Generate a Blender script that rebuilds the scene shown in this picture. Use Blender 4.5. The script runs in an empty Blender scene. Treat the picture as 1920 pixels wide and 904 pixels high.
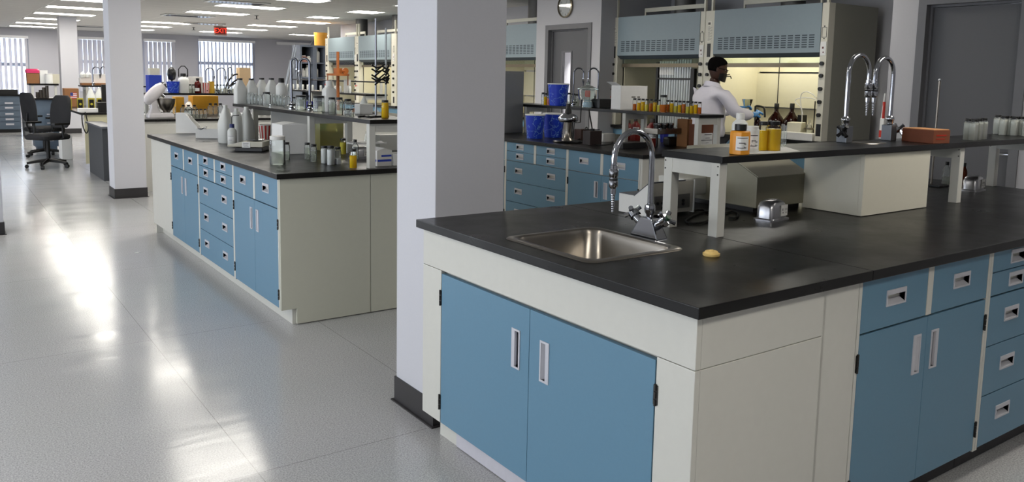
import bpy, bmesh, math, random
from mathutils import Vector, Matrix
random.seed(7)
PI = math.pi
S = bpy.context.scene
COL = S.collection
# ------------------------------------------------------------------ camera
FPX, PPY = 1524.75, 328.94
CAM = Vector((-1.559, -1.359, 1.484))
def _basis(yaw, pit, rol):
    cy, sy = math.cos(yaw), math.sin(yaw)
    F = Vector((sy*math.cos(pit), cy*math.cos(pit), -math.sin(pit)))
    r = Vector((cy, -sy, 0)); d = F.cross(r)
    if d.z > 0: d = -d
    cr, sr = math.cos(rol), math.sin(rol)
    return cr*r + sr*d, -sr*r + cr*d, F
CR, CD, CF = _basis(0.61879989, 0.11867591, -0.01959165)
cam_d = bpy.data.cameras.new('camera'); cam = bpy.data.objects.new('camera', cam_d); COL.objects.link(cam)
cam_d.sensor_width = 36; cam_d.lens = FPX*36/1920; cam_d.shift_y = -(452-PPY)/1920; cam_d.clip_end = 200
m = Matrix((CR, -CD, -CF)).transposed().to_4x4(); m.translation = CAM; cam.matrix_world = m
S.camera = cam
# where a line of sight meets a level / a wall plane (used to read positions off the survey of the room)
def ray(px, py): return CR*((px-960)/FPX) + CD*((py-PPY)/FPX) + CF
def onz(px, py, z): d = ray(px, py); return CAM + d*((z-CAM.z)/d.z)
def onx(px, py, x): d = ray(px, py); return CAM + d*((x-CAM.x)/d.x)
def ony(px, py, y): d = ray(px, py); return CAM + d*((y-CAM.y)/d.y)
def mpp(p): return (Vector(p)-CAM).dot(CF)/FPX
# ------------------------------------------------------------------ world, light, exposure
S.view_settings.view_transform = 'Standard'; S.view_settings.look = 'None'
S.view_settings.exposure = 0.0; S.view_settings.gamma = 1.0; S.view_settings.use_curve_mapping = False
try:
    S.cycles.use_denoising = True; S.cycles.max_bounces = 8; S.cycles.transparent_max_bounces = 24
    S.cycles.caustics_reflective = False; S.cycles.caustics_refractive = False; S.cycles.sample_clamp_indirect = 6
except Exception: pass
W = bpy.data.worlds.new('sky'); S.world = W; W.use_nodes = True
wn = W.node_tree; bg = wn.nodes['Background']
bg.inputs['Color'].default_value = (0.80, 0.89, 1.0, 1); bg.inputs['Strength'].default_value = 3.4
LAMP = 18.0            # strength of the ceiling troffers
def area(name, loc, rot, sx, sy, power, col):
    l = bpy.data.lights.new(name, 'AREA'); l.shape = 'RECTANGLE'; l.size = sx; l.size_y = sy; l.energy = power; l.color = col
    o = bpy.data.objects.new(name, l); COL.objects.link(o); o.location = loc; o.rotation_euler = rot; return o
# daylight entering by the window band of the left-hand wall and the far wall windows
area('daylight_left_a', (-5.4, 2.2, 1.55), (0, -PI/2, 0), 1.4, 6.5, 90, (0.90, 0.94, 1.0))
area('daylight_left_b', (-5.4, 11.0, 1.55), (0, -PI/2, 0), 1.4, 7.0, 80, (0.90, 0.94, 1.0))
# ------------------------------------------------------------------ materials
def lin(c):
    return tuple(((v/255)/12.92 if v/255 <= 0.04045 else ((v/255+0.055)/1.055)**2.4) for v in c)
MATS = {}
def mat(name, rgb, rough=0.5, metal=0.0, var=0.06, scale=30.0, bump=0.0, emit=None, spec=0.5, alpha=None, coat=0.0, trans=0.0, ior=1.45):
    if name in MATS: return MATS[name]
    mt = bpy.data.materials.new(name); mt.use_nodes = True; nt = mt.node_tree; b = nt.nodes['Principled BSDF']
    c = lin(rgb)
    b.inputs['Roughness'].default_value = rough; b.inputs['Metallic'].default_value = metal
    b.inputs['Specular IOR Level'].default_value = spec; b.inputs['Coat Weight'].default_value = coat
    b.inputs['Transmission Weight'].default_value = trans; b.inputs['IOR'].default_value = ior
    tc = nt.nodes.new('ShaderNodeTexCoord'); nz = nt.nodes.new('ShaderNodeTexNoise')
    nz.inputs['Scale'].default_value = scale; nz.inputs['Detail'].default_value = 3
    nt.links.new(tc.outputs['Object'], nz.inputs['Vector'])
    mx = nt.nodes.new('ShaderNodeMix'); mx.data_type = 'RGBA'
    mx.inputs[6].default_value = (*[v*(1-var) for v in c], 1); mx.inputs[7].default_value = (*[min(1, v*(1+var)) for v in c], 1)
    nt.links.new(nz.outputs['Fac'], mx.inputs[0]); nt.links.new(mx.outputs[2], b.inputs['Base Color'])
    if bump:
        bp = nt.nodes.new('ShaderNodeBump'); bp.inputs['Strength'].default_value = bump; bp.inputs['Distance'].default_value = 0.002
        nt.links.new(nz.outputs['Fac'], bp.inputs['Height']); nt.links.new(bp.outputs['Normal'], b.inputs['Normal'])
    if emit:
        b.inputs['Emission Color'].default_value = (*lin(emit[0]), 1); b.inputs['Emission Strength'].default_value = emit[1]
    if alpha is not None: b.inputs['Alpha'].default_value = alpha
    MATS[name] = mt; return mt
def clear(name, rgb, gloss=0.12, density=1.0):
    """thin clear wall: tinted see-through with a fresnel sheen"""
    if name in MATS: return MATS[name]
    mt = bpy.data.materials.new(name); mt.use_nodes = True; nt = mt.node_tree
    for n in list(nt.nodes): nt.nodes.remove(n)
    out = nt.nodes.new('ShaderNodeOutputMaterial'); tr = nt.nodes.new('ShaderNodeBsdfTransparent'); gl = nt.nodes.new('ShaderNodeBsdfGlossy')
    df = nt.nodes.new('ShaderNodeBsdfDiffuse'); m1 = nt.nodes.new('ShaderNodeMixShader'); m2 = nt.nodes.new('ShaderNodeMixShader'); lw = nt.nodes.new('ShaderNodeLayerWeight')
    nz = nt.nodes.new('ShaderNodeTexNoise'); nz.inputs['Scale'].default_value = 60; ma = nt.nodes.new('ShaderNodeMath'); ma.operation = 'MULTIPLY'; ma.inputs[1].default_value = 0.05
    nt.links.new(nz.outputs['Fac'], ma.inputs[0]); nt.links.new(ma.outputs[0], gl.inputs['Roughness'])
    c = lin(rgb)
    tr.inputs['Color'].default_value = (*c, 1); df.inputs['Color'].default_value = (*c, 1); gl.inputs['Color'].default_value = (1, 1, 1, 1)
    lw.inputs['Blend'].default_value = gloss*.5 + 0.14
    nt.links.new(tr.outputs[0], m1.inputs[1]); nt.links.new(df.outputs[0], m1.inputs[2]); m1.inputs[0].default_value = density
    nt.links.new(lw.outputs['Fresnel'], m2.inputs[0]); nt.links.new(m1.outputs[0], m2.inputs[1]); nt.links.new(gl.outputs[0], m2.inputs[2])
    nt.links.new(m2.outputs[0], out.inputs['Surface']); MATS[name] = mt; return mt
# ------------------------------------------------------------------ mesh helpers
class MB:
    def __init__(s): s.v = []; s.f = []; s.m = []
    def face(s, pts, m=0):
        i = len(s.v); s.v += [tuple(p) for p in pts]; s.f.append(tuple(range(i, i+len(pts)))); s.m.append(m)
    def box(s, x0, x1, y0, y1, z0, z1, m=0):
        i = len(s.v); s.v += [(x, y, z) for x in (x0, x1) for y in (y0, y1) for z in (z0, z1)]
        for q in ((0,1,3,2), (4,6,7,5), (0,4,5,1), (2,3,7,6), (0,2,6,4), (1,5,7,3)):
            s.f.append(tuple(i+k for k in q)); s.m.append(m)
        return s
    def cbox(s, cx, cy, w, d, z0, z1, m=0): return s.box(cx-w/2, cx+w/2, cy-d/2, cy+d/2, z0, z1, m)
    def prism(s, pts, axis, a, b, m=0):
        """pts: 2D outline in the plane square to axis ('x': (y,z), 'y': (x,z), 'z': (x,y))"""
        def P(p, t): return (t, p[0], p[1]) if axis == 'x' else (p[0], t, p[1]) if axis == 'y' else (p[0], p[1], t)
        i = len(s.v); n = len(pts); s.v += [P(p, a) for p in pts] + [P(p, b) for p in pts]
        s.f.append(tuple(i+k for k in range(n))); s.m.append(m); s.f.append(tuple(i+n+k for k in reversed(range(n)))); s.m.append(m)
        for k in range(n): s.f.append((i+k, i+n+k, i+n+(k+1) % n, i+(k+1) % n)); s.m.append(m)
        return s
    def rings(s, rings, m=0, caps=True, closed=True):
        i = len(s.v); n = len(rings[0])
        for r in rings: s.v += [tuple(p) for p in r]
        for a in range(len(rings)-1):
            for k in range(n if closed else n-1):
                s.f.append((i+a*n+k, i+a*n+(k+1) % n, i+(a+1)*n+(k+1) % n, i+(a+1)*n+k)); s.m.append(m)
        if caps:
            s.f.append(tuple(i+k for k in reversed(range(n)))); s.m.append(m)
            s.f.append(tuple(i+(len(rings)-1)*n+k for k in range(n))); s.m.append(m)
        return s
    def lathe(s, prof, c=(0,0,0), n=20, m=0, caps=True, sq=0.0):
        """prof: (radius, z); sq>0 squares the section"""
        R = []
        for r, z in prof:
            ring = []
            for k in range(n):
                a = 2*PI*(k+.5)/n; cx, sy = math.cos(a), math.sin(a)
                g = 1.0
                if sq: g = 1/((abs(cx)**(2+sq*6)+abs(sy)**(2+sq*6))**(1/(2+sq*6)))
                ring.append((c[0]+r*g*cx, c[1]+r*g*sy, c[2]+z))
            R.append(ring)
        return s.rings(R, m, caps)
    def tube(s, path, r, n=8, m=0, caps=True):
        path = [Vector(p) for p in path]; R = []; up = Vector((0.12, 0.31, 0.94)).normalized()
        rr = r if isinstance(r, (list, tuple)) else [r]*len(path)
        for k, p in enumerate(path):
            t = (path[min(k+1, len(path)-1)] - path[max(k-1, 0)]).normalized()
            a = t.cross(up)
            if a.length < 1e-4: a = t.cross(Vector((1, 0, 0)))
            a.normalize(); b = t.cross(a).normalized(); up = b.cross(t) if False else up
            if k and a.dot(pa) < 0: a = -a; b = -b
            pa = a
            R.append([p + (a*math.cos(2*PI*j/n) + b*math.sin(2*PI*j/n))*rr[k] for j in range(n)])
        return s.rings(R, m, caps)
    def cells(s, xs, zs, holes, y0, y1, m=0):
        """upright board between y0 (front) and y1 with rectangular through holes"""
        X = sorted(set(xs)); Z = sorted(set(zs))
        def hole(a, b): return any(h[0]-1e-6 <= a and b[0] <= h[1]+1e-6 and h[2]-1e-6 <= b[1] and b[2] <= h[3]+1e-6 for h in holes)
        def solid(i, j):
            if i < 0 or j < 0 or i >= len(X)-1 or j >= len(Z)-1: return False
            return not any(h[0]-1e-6 <= X[i] and X[i+1] <= h[1]+1e-6 and h[2]-1e-6 <= Z[j] and Z[j+1] <= h[3]+1e-6 for h in holes)
        for i in range(len(X)-1):
            for j in range(len(Z)-1):
                if not solid(i, j): continue
                a, b, c, d = X[i], X[i+1], Z[j], Z[j+1]
                s.face([(a,y0,c),(b,y0,c),(b,y0,d),(a,y0,d)], m); s.face([(a,y1,d),(b,y1,d),(b,y1,c),(a,y1,c)], m)
                if not solid(i-1, j): s.face([(a,y1,c),(a,y0,c),(a,y0,d),(a,y1,d)], m)
                if not solid(i+1, j): s.face([(b,y0,c),(b,y1,c),(b,y1,d),(b,y0,d)], m)
                if not solid(i, j-1): s.face([(a,y1,c),(b,y1,c),(b,y0,c),(a,y0,c)], m)
                if not solid(i, j+1): s.face([(a,y0,d),(b,y0,d),(b,y1,d),(a,y1,d)], m)
        return s
    def build(s, name, mats, parent=None, bevel=0.0, smooth=False, loc=None, rotz=0.0, weld=False, angle=40):
        me = bpy.data.meshes.new(name); me.from_pydata(s.v, [], s.f)
        if not isinstance(mats, (list, tuple)): mats = [mats]
        for q in mats: me.materials.append(q)
        me.polygons.foreach_set('material_index', s.m)
        bm = bmesh.new(); bm.from_mesh(me)
        if weld: bmesh.ops.remove_doubles(bm, verts=bm.verts, dist=1e-5)
        bmesh.ops.recalc_face_normals(bm, faces=bm.faces)
        if bevel:
            es = [e for e in bm.edges if len(e.link_faces) == 2 and e.calc_face_angle(0) > 0.6]
            bmesh.ops.bevel(bm, geom=es, offset=bevel, segments=2, affect='EDGES', profile=0.6)
        bm.to_mesh(me); bm.free()
        if smooth:
            me.polygons.foreach_set('use_smooth', [True]*len(me.polygons))
            try: me.set_sharp_from_angle(angle=math.radians(angle))
            except Exception: pass
        me.update()
        o = bpy.data.objects.new(name, me); COL.objects.link(o)
        if parent: o.parent = parent
        if loc is not None: o.location = loc
        o.rotation_euler.z = rotz
        return o
def thing(name, label, cat, loc=(0,0,0), rotz=0.0, group=None):
    o = bpy.data.objects.new(name, None); COL.objects.link(o); o.empty_display_size = 0.1
    o.location = loc; o.rotation_euler = (0, 0, rotz); o['label'] = label; o['category'] = cat
    if group: o['group'] = group
    return o
def tag(o, label, cat, group=None, kind=None):
    o['label'] = label; o['category'] = cat
    if group: o['group'] = group
    if kind: o['kind'] = kind
    return o
def struct(o): o['kind'] = 'structure'; return o
def dup(root, loc=None, rotz=None, label=None, group=None):
    r = root.copy(); COL.objects.link(r)
    if loc is not None: r.location = loc
    if rotz is not None: r.rotation_euler = (0, 0, rotz)
    if label: r['label'] = label
    if group: r['group'] = group
    for ch in list(root.children):
        c = ch.copy(); COL.objects.link(c); c.parent = r
        for g in ch.children:
            d = g.copy(); COL.objects.link(d); d.parent = c
    return r
def text(name, s, size, mt, parent, loc, rot, ext=0.0006, align='CENTER'):
    cu = bpy.data.curves.new(name, 'FONT'); cu.body = s; cu.size = size; cu.extrude = ext; cu.align_x = align; cu.align_y = 'CENTER'
    cu.materials.append(mt); o = bpy.data.objects.new(name, cu); COL.objects.link(o); o.parent = parent; o.location = loc; o.rotation_euler = rot
    return o
# palette
cream = mat('cream_enamel', (204, 203, 196), 0.42, var=0.03)
blue = mat('blue_enamel', (96, 134, 158), 0.42, var=0.035, scale=80)
teal = blue
black_top = mat('black_epoxy', (15, 14, 14), 0.30, var=0.4, scale=9, bump=0.15, spec=.35)
_nt = black_top.node_tree; _rn = _nt.nodes.new('ShaderNodeTexNoise'); _rn.inputs['Scale'].default_value = 3.5; _rn.inputs['Detail'].default_value = 8; _rn.inputs['Roughness'].default_value = .65
_rm = _nt.nodes.new('ShaderNodeMapRange'); _rm.inputs[1].default_value = .35; _rm.inputs[2].default_value = .65; _rm.inputs[3].default_value = .27; _rm.inputs[4].default_value = .36
_tc = _nt.nodes.new('ShaderNodeTexCoord'); _nt.links.new(_tc.outputs['Object'], _rn.inputs['Vector']); _nt.links.new(_rn.outputs['Fac'], _rm.inputs[0]); _nt.links.new(_rm.outputs[0], _nt.nodes['Principled BSDF'].inputs['Roughness'])
chrome = mat('chrome', (176, 178, 184), 0.10, 1.0, var=0.05)
steel = mat('brushed_steel', (142, 136, 128), 0.28, 1.0, var=0.12, scale=14)
pullm = mat('pull_metal', (196, 196, 203), 0.4, 0.15, var=0.03)
hingem = mat('hinge_metal', (70, 68, 66), 0.35, 0.9)
blackp = mat('black_plastic', (18, 18, 19), 0.4, var=0.15)
blackm = mat('black_metal', (24, 24, 25), 0.35, 0.3)
whitep = mat('white_plastic', (225, 224, 220), 0.4, var=0.03)
paper = mat('white_paper', (232, 231, 228), 0.8, var=0.03)
farp = mat('far_wall_paint', (184, 184, 192), 0.8, var=0.02, scale=60)
wallp = mat('grey_wall_paint', (172, 171, 174), 0.75, var=0.025, scale=60, bump=0.1)
colp = mat('column_paint', (198, 198, 204), 0.7, var=0.02, scale=120, bump=0.15)
basep = mat('vinyl_base_and_toe_shade', (46, 44, 46), 0.45, var=0.1)  # vinyl on the column bases; paints shade into the near toe boards
doorgrey = mat('door_grey_paint', (84, 84, 87), 0.5, var=0.04, scale=150)
framegrey = mat('door_frame_paint', (98, 98, 101), 0.45, var=0.04)
dark = mat('dark_void', (14, 14, 15), 0.8)
lampm = mat('lamp_diffuser', (255, 252, 242), 0.6, var=0.0, emit=((255, 250, 240), LAMP))
hoodm = mat('hood_blue_grey', (132, 146, 152), 0.42, var=0.03)
hoodband = mat('hood_dark_band', (66, 76, 84), 0.45, var=0.04)
hoodcream = mat('hood_cream', (212, 208, 192), 0.4, var=0.03)
hoodside = mat('hood_side_olive', (140, 138, 126), 0.5, var=0.04)
rubber = mat('black_rubber', (15, 15, 15), 0.6)
cardboard = mat('cardboard', (150, 104, 66), 0.8, var=0.08)
inkblack = mat('black_print', (20, 20, 24), 0.7, var=0.0)
glass = clear('clear_glass', (250, 253, 252), 0.16, 0.13)
# ================================================================== SETTING
YB, YF, XL, XR, ZC = -4.0, 27.3, -5.6, 6.6, 2.70
def floor_mat():
    mt = bpy.data.materials.new('speckled_vinyl'); mt.use_nodes = True; nt = mt.node_tree; b = nt.nodes['Principled BSDF']; N = nt.nodes.new; L = nt.links.new
    tc = N('ShaderNodeTexCoord')
    n1 = N('ShaderNodeTexNoise'); n1.inputs['Scale'].default_value = 160; n1.inputs['Detail'].default_value = 4; n1.inputs['Roughness'].default_value = 0.7
    r1 = N('ShaderNodeValToRGB'); r1.color_ramp.elements[0].position = 0.36; r1.color_ramp.elements[0].color = (*lin((156, 155, 158)), 1)
    r1.color_ramp.elements[1].position = 0.66; r1.color_ramp.elements[1].color = (*lin((212, 212, 215)), 1)
    n2 = N('ShaderNodeTexNoise'); n2.inputs['Scale'].default_value = 0.7; n2.inputs['Detail'].default_value = 5
    mx = N('ShaderNodeMix'); mx.data_type = 'RGBA'; mx.blend_type = 'MULTIPLY'; mx.inputs[0].default_value = 0.25
    br = N('ShaderNodeTexBrick'); br.offset = 0; br.inputs['Scale'].default_value = 1; br.inputs['Brick Width'].default_value = 0.915; br.inputs['Row Height'].default_value = 1.83
    br.inputs['Mortar Size'].default_value = 0.0016; br.inputs['Mortar Smooth'].default_value = 0.2
    br.inputs['Color1'].default_value = (1,1,1,1); br.inputs['Color2'].default_value = (1,1,1,1); br.inputs['Mortar'].default_value = (.5,.46,.43,1)
    mp = N('ShaderNodeMapping'); mp.inputs['Location'].default_value = (0.64, 0.3, 0)
    m2 = N('ShaderNodeMix'); m2.data_type = 'RGBA'; m2.blend_type = 'MULTIPLY'; m2.inputs[0].default_value = 1
    L(tc.outputs['Object'], n1.inputs['Vector']); L(tc.outputs['Object'], n2.inputs['Vector']); L(tc.outputs['Object'], mp.inputs['Vector']); L(mp.outputs[0], br.inputs['Vector'])
    L(n1.outputs['Fac'], r1.inputs[0]); L(r1.outputs[0], mx.inputs[6]); L(n2.outputs['Color'], mx.inputs[7]); L(mx.outputs[2], m2.inputs[6]); L(br.outputs['Color'], m2.inputs[7])
    hs = N('ShaderNodeHueSaturation'); hs.inputs['Saturation'].default_value = 0.25; hs.inputs['Value'].default_value = 1.0
    L(m2.outputs[2], hs.inputs['Color']); L(hs.outputs[0], b.inputs['Base Color'])
    n3 = N('ShaderNodeTexNoise'); n3.inputs['Scale'].default_value = 2.2; n3.inputs['Detail'].default_value = 2.5; n3.inputs['Roughness'].default_value = 0.6
    mr = N('ShaderNodeMapRange'); mr.inputs[3].default_value = 0.09; mr.inputs[4].default_value = 0.24
    mp2 = N('ShaderNodeMapping'); mp2.inputs['Rotation'].default_value = (0, 0, 0.35); mp2.inputs['Scale'].default_value = (0.7, 2.4, 1)
    L(tc.outputs['Object'], mp2.inputs['Vector']); L(mp2.outputs[0], n3.inputs['Vector']); L(n3.outputs['Fac'], mr.inputs[0]); L(mr.outputs[0], b.inputs['Roughness'])
    bp = N('ShaderNodeBump'); bp.inputs['Strength'].default_value = 0.35; bp.inputs['Distance'].default_value = 0.004; L(n3.outputs['Fac'], bp.inputs['Height']); L(bp.outputs[0], b.inputs['Normal'])
    b.inputs['Specular IOR Level'].default_value = 0.6
    return mt
struct(MB().box(XL-.4, 10.5, YB, YF+.3, -0.1, 0).build('floor', floor_mat()))
def ceil_mat():
    mt = mat('ceiling_tile', (206, 204, 200), 0.85, var=0.05, scale=90, bump=0.3); nt = mt.node_tree; b = nt.nodes['Principled BSDF']
    N = nt.nodes.new; L = nt.links.new; tc = N('ShaderNodeTexCoord'); mp = N('ShaderNodeMapping'); mp.inputs['Location'].default_value = (-0.3, 0.0, 0)
    br = N('ShaderNodeTexBrick'); br.offset = 0; br.inputs['Brick Width'].default_value = 1.2; br.inputs['Row Height'].default_value = 0.6; br.inputs['Scale'].default_value = 1
    br.inputs['Mortar Size'].default_value = 0.012; br.inputs['Color1'].default_value = (0,0,0,1); br.inputs['Color2'].default_value = (0,0,0,1); br.inputs['Mortar'].default_value = (1,1,1,1)
    mx = N('ShaderNodeMix'); mx.data_type = 'RGBA'; src = b.inputs['Base Color'].links[0].from_socket; mx.inputs[7].default_value = (*lin((226, 225, 222)), 1)
    L(tc.outputs['Object'], mp.inputs[0]); L(mp.outputs[0], br.inputs['Vector']); L(br.outputs['Color'], mx.inputs[0]); L(src, mx.inputs[6]); L(mx.outputs[2], b.inputs['Base Color'])
    return mt
struct(MB().box(XL-.4, 10.5, YB, YF+.3, ZC, ZC+.1).build('ceiling', ceil_mat()))
# far wall with its four windows (openings read off the wall plane)
wins = []
for (l, r, t, bt) in ((-45, 56, 67, 215), (147, 209, 71, 168), (270, 329, 75, 168), (372, 478, 76, 176)):
    pl = ony(l, (t+bt)/2, YF); pr = ony(r, (t+bt)/2, YF); zt = ony((l+r)/2, t, YF).z
    wins.append((pl.x, pr.x, 0.55 if l < 0 else 0.80, zt))
xs = [XL, 10.4] + [a for w in wins for a in w[:2]]; zs = [0, ZC] + [a for w in wins for a in w[2:]]
struct(MB().cells(xs, zs, wins, YF, YF+.2).build('wall_far', farp))
blindm = mat('blind_vane_fabric', (206, 206, 216), 0.7, var=0.03)
blindo = blindm
railm = mat('blind_rail', (236, 236, 238), 0.5)
winframe = mat('window_frame_metal', (170, 176, 190), 0.5)
def far_window(i, w, open_):
    x0, x1, z0, z1 = w
    fr = MB(); t = 0.05
    fr.box(x0, x0+t, YF+.06, YF+.14, z0, z1); fr.box(x1-t, x1, YF+.06, YF+.14, z0, z1); fr.box(x0+t, x1-t, YF+.06, YF+.14, z0, z0+t); fr.box(x0+t, x1-t, YF+.06, YF+.14, z1-t, z1)
    zm = z0 + (z1-z0)*0.56
    fr.box(x0+t, x1-t, YF+.06, YF+.14, zm-.05, zm+.05)
    o = struct(fr.build('window_%d' % i, winframe))
    MB().box(x0+t, x1-t, YF+.09, YF+.10, z0+t, z1-t).build('glass_pane', clear('window_glass', (250, 252, 255), 0.02, 0.0), o)
    th = thing('vertical_blind', ['open vertical blind at the far left window', 'closed vertical blind between the two left columns', 'closed vertical blind right of the tall left column', 'open vertical blind in the wide window under the exit sign'][i-1], 'blind', ((x0+x1)/2, YF-.05, z0+.02), 0, None)
    MB().box(-(x1-x0)/2, (x1-x0)/2, -.03, .03, z1-z0-.08, z1-z0).build('headrail', railm, th)
    v = MB(); n = int((x1-x0)/0.133+.7); ang = 0.95 if open_ else 0.42
    for k in range(n):
        cx = -(x1-x0)/2 + (k+.5)*(x1-x0)/n; dx, dy = math.cos(ang)*.072, math.sin(ang)*.072
        zb = 0.0 if open_ or i > 1 else 0
        v.prism([(cx-dx, -dy-.001), (cx+dx, dy-.001), (cx+dx, dy+.001), (cx, .014), (cx-dx, -dy+.001)], 'z', zb, z1-z0-.085)
    v.build('vane', blindm, th)
for i, w in enumerate(wins): far_window(i+1, w, i in (0, 3))
# left-hand wall with a band of windows (outside the picture, it lets the daylight in)
lw = [(-1.0, 5.4, .85, 2.25), (7.5, 14.5, .85, 2.25)]
o = MB().cells([YB, YF]+[a for w in lw for a in w[:2]], [0, ZC]+[a for w in lw for a in w[2:]], lw, 0, .2).build('wall_left', wallp); struct(o)
o.rotation_euler.z = PI/2; o.location = (XL+0.0, 0, 0)
struct(MB().box(XL, 10.4, YB-.2, YB, 0, ZC).build('wall_back', wallp))
# columns with vinyl base
def column(n, x0, x1, y0, y1, nm='column'):
    o = MB().box(x0, x1, y0, y1, 0, ZC).build('column' if n == 1 else 'column.%03d' % (n-1), colp, bevel=0.004); struct(o)
    b = MB(); e = 0.007
    b.box(x0-e, x1+e, y0-e, y0, 0, .115); b.box(x0-e, x0, y0, y1, 0, .115); b.box(x1, x1+e, y0, y1, 0, .115); b.box(x0-e, x1+e, y1, y1+e, 0, .115)
    b.prism([(x0-e-.012, y0-e-.012), (x1+e+.012, y0-e-.012), (x1+e+.012, y1+e+.012), (x0-e-.012, y1+e+.012)], 'z', 0, .006)
    b.build('base_moulding', basep, o)
column(1, 0.112, 0.455, 1.53, 1.873)
column(2, 0.115, 0.460, 8.95, 9.30)
c3 = ony(112.5, 90, 20.2); c3b = ony(146, 90, 20.2)
column(3, c3.x, c3b.x, 20.2, 20.55)
column(4, -1.45, -1.10, 7.14, 7.49)
# right-hand side: corridor wall with the clock and door, hood alcoves, wall with the big door
XH, XW, XD = 5.65, 5.40, 5.0
yw0 = onx(1125, 100, XW).y; yw1 = onx(1005, 100, XW).y
dl, dr = onx(1027, 120, XW).y, onx(1103, 120, XW).y; dz = onz(1064, 52, 0) and onx(1064, 53, XW).z
def wallx(name, x, th, y0, y1, holes, mt=wallp):
    """wall facing -X standing on the plane x; holes as (ya, yb, za, zb)"""
    o = MB().cells([-y1, -y0]+[-a for h in holes for a in h[:2]], [0, ZC]+[a for h in holes for a in h[2:]], [(-h[1], -h[0], h[2], h[3]) for h in holes], 0, th).build(name, mt)
    o.rotation_euler.z = -PI/2; o.location = (x, 0, 0); return struct(o)
wallx('wall_clock', XW, XH+1.0-XW, yw0, yw1, [(dr, dl, 0, dz)], wallp)
wallx('wall_back_right', XH+1.0, .1, 2.4, 17.4, [])
struct(MB().box(XH+1.0, 10.4, 17.4, 17.5, 0, ZC).build('wall_return', farp))
wallx('wall_far_right', 10.4, .1, 17.4, YF, [], farp)
bl, br_ = onx(1733, 60, XD).y, onx(1916, 60, XD).y; bz = onx(1731, 7, XD).z
ywd = onx(1668, 100, XD).y
wallx('wall_right', XD, 1.6, YB, ywd, [(br_, bl, 0, bz)], wallp)
def metal_door(n, x, ya, yb, z1, lite=None, handle=None):
    """door in a pressed-metal frame on plane x, opening ya..yb"""
    w = yb-ya; o = bpy.data.objects.new('door_%d' % n, None); COL.objects.link(o); o['kind'] = 'structure'; o.location = (x, yb, 0); o.rotation_euler.z = -PI/2
    fr = MB(); t = .055
    for a, b in ((-t, .012), (w-.012, w+t)): fr.box(a, b, -.014, .13, 0, z1+t)
    fr.box(.012, w-.012, -.014, .13, z1-.012, z1+t)
    fr.box(.012, .03, .05, .12, 0, z1-.012); fr.box(w-.03, w-.012, .05, .12, 0, z1-.012); fr.box(.03, w-.03, .05, .12, z1-.03, z1-.012)
    fr.build('door_frame', framegrey, o)
    hx = [lite] if lite else []
    MB().cells([.034, w-.034]+([lite[0], lite[1]] if lite else []), [.01, z1-.034]+([lite[2], lite[3]] if lite else []), hx, .07, .11).build('door_leaf', doorgrey, o)
    if lite: 
        MB().box(lite[0]+.004, lite[1]-.004, .086, .092, lite[2]+.004, lite[3]-.004).build('glass_pane', clear('door_glass', (250, 250, 250), .02, .0), o)
        g = MB(); a, b, c, d = lite
        for q in ((a-.02, a, c-.02, d+.02), (b, b+.02, c-.02, d+.02), (a, b, c-.02, c), (a, b, d, d+.02)): g.box(q[0], q[1], .062, .07, q[2], q[3])
        g.build('glazing_frame', framegrey, o)
    if handle:
        h = MB(); h.tube([(handle[0], .07, handle[1]), (handle[0], .05, handle[1])], .042, 24); h.tube([(handle[0], .05, handle[1]), (handle[0], .022, handle[1])], .018, 16)
        h.tube([(handle[0], .018, handle[1]), (handle[0]-.03, .012, handle[1]), (handle[0]-.13, .016, handle[1]-.002)], [.014, .013, .010], 12)
        h.build('lever_handle', chrome, o, smooth=True)
    return o
la, lb = onx(1047, 120, XW).y, onx(1063, 120, XW).y
hy = onx(1903, 290, XD+.07)
metal_door(1, XD, br_, bl, bz, None, (bl-hy.y, hy.z))
metal_door(2, XW, dr, dl, dz, (dl-la, dl-lb, 1.0, onx(1055, 98, XW).z))
# white panel and unseen lamp, added to brighten the small door's window
struct(MB().box(XW+1.18, XW+1.2, dr, dl, 0, dz).build('added_panel_1', paper))
area('added_door_lamp', (XW+.55, (dl+dr)/2, 1.95), (0, -0.9, 0), .5, .5, 40, (1, 1, 1))
# ================================================================== CEILING FITTINGS
def troffer(name, x0, y0, w, d, label, grp):
    t = thing(name, label, 'ceiling light', (x0+w/2, y0+d/2, ZC), 0, grp)
    f = MB(); b = .03
    f.box(-w/2, w/2, -d/2, -d/2+b, -.012, 0); f.box(-w/2, w/2, d/2-b, d/2, -.012, 0); f.box(-w/2, -w/2+b, -d/2+b, d/2-b, -.012, 0); f.box(w/2-b, w/2, -d/2+b, d/2-b, -.012, 0)
    f.build('frame', whitep, t)
    MB().box(-w/2+b, w/2-b, -d/2+b, d/2-b, -.008, -.002).build('diffuser', lampm, t)
    return t
grp = 'ceiling lights'
for k, y in enumerate((7.0, 9.9, 12.2, 14.4, 16.55, 18.8, 21.1, 23.5, 25.6)):
    troffer('ceiling_light', .30, y, 1.2, .61, ['long ceiling light outside the picture by the near column', 'long ceiling light beyond the near column', 'long ceiling light high over the aisle, above the picture', 'topmost long ceiling light left of the tall grey column', 'second long ceiling light left of the tall grey column', 'third long ceiling light left of the tall grey column', 'fourth long ceiling light, just above the far white column top', 'fifth ceiling light, partly behind the far white column', 'lowest ceiling light at the far left over the window wall'][k], grp+' of the left row')
for k, y in enumerate((11.4, 13.5, 15.6, 20.1, 22.2, 24.4)):
    troffer('ceiling_light', 2.68, y, 1.2, .61, ['long ceiling light cut by the top edge of the picture', 'long ceiling light beside the open silver ceiling vent', 'long ceiling light just above the EXIT sign', 'long ceiling light right of the tall column, upper of three', 'long ceiling light right of the tall column, middle of three', 'long ceiling light right of the tall column, lowest of three'][k], grp+' of the second row')
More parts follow.
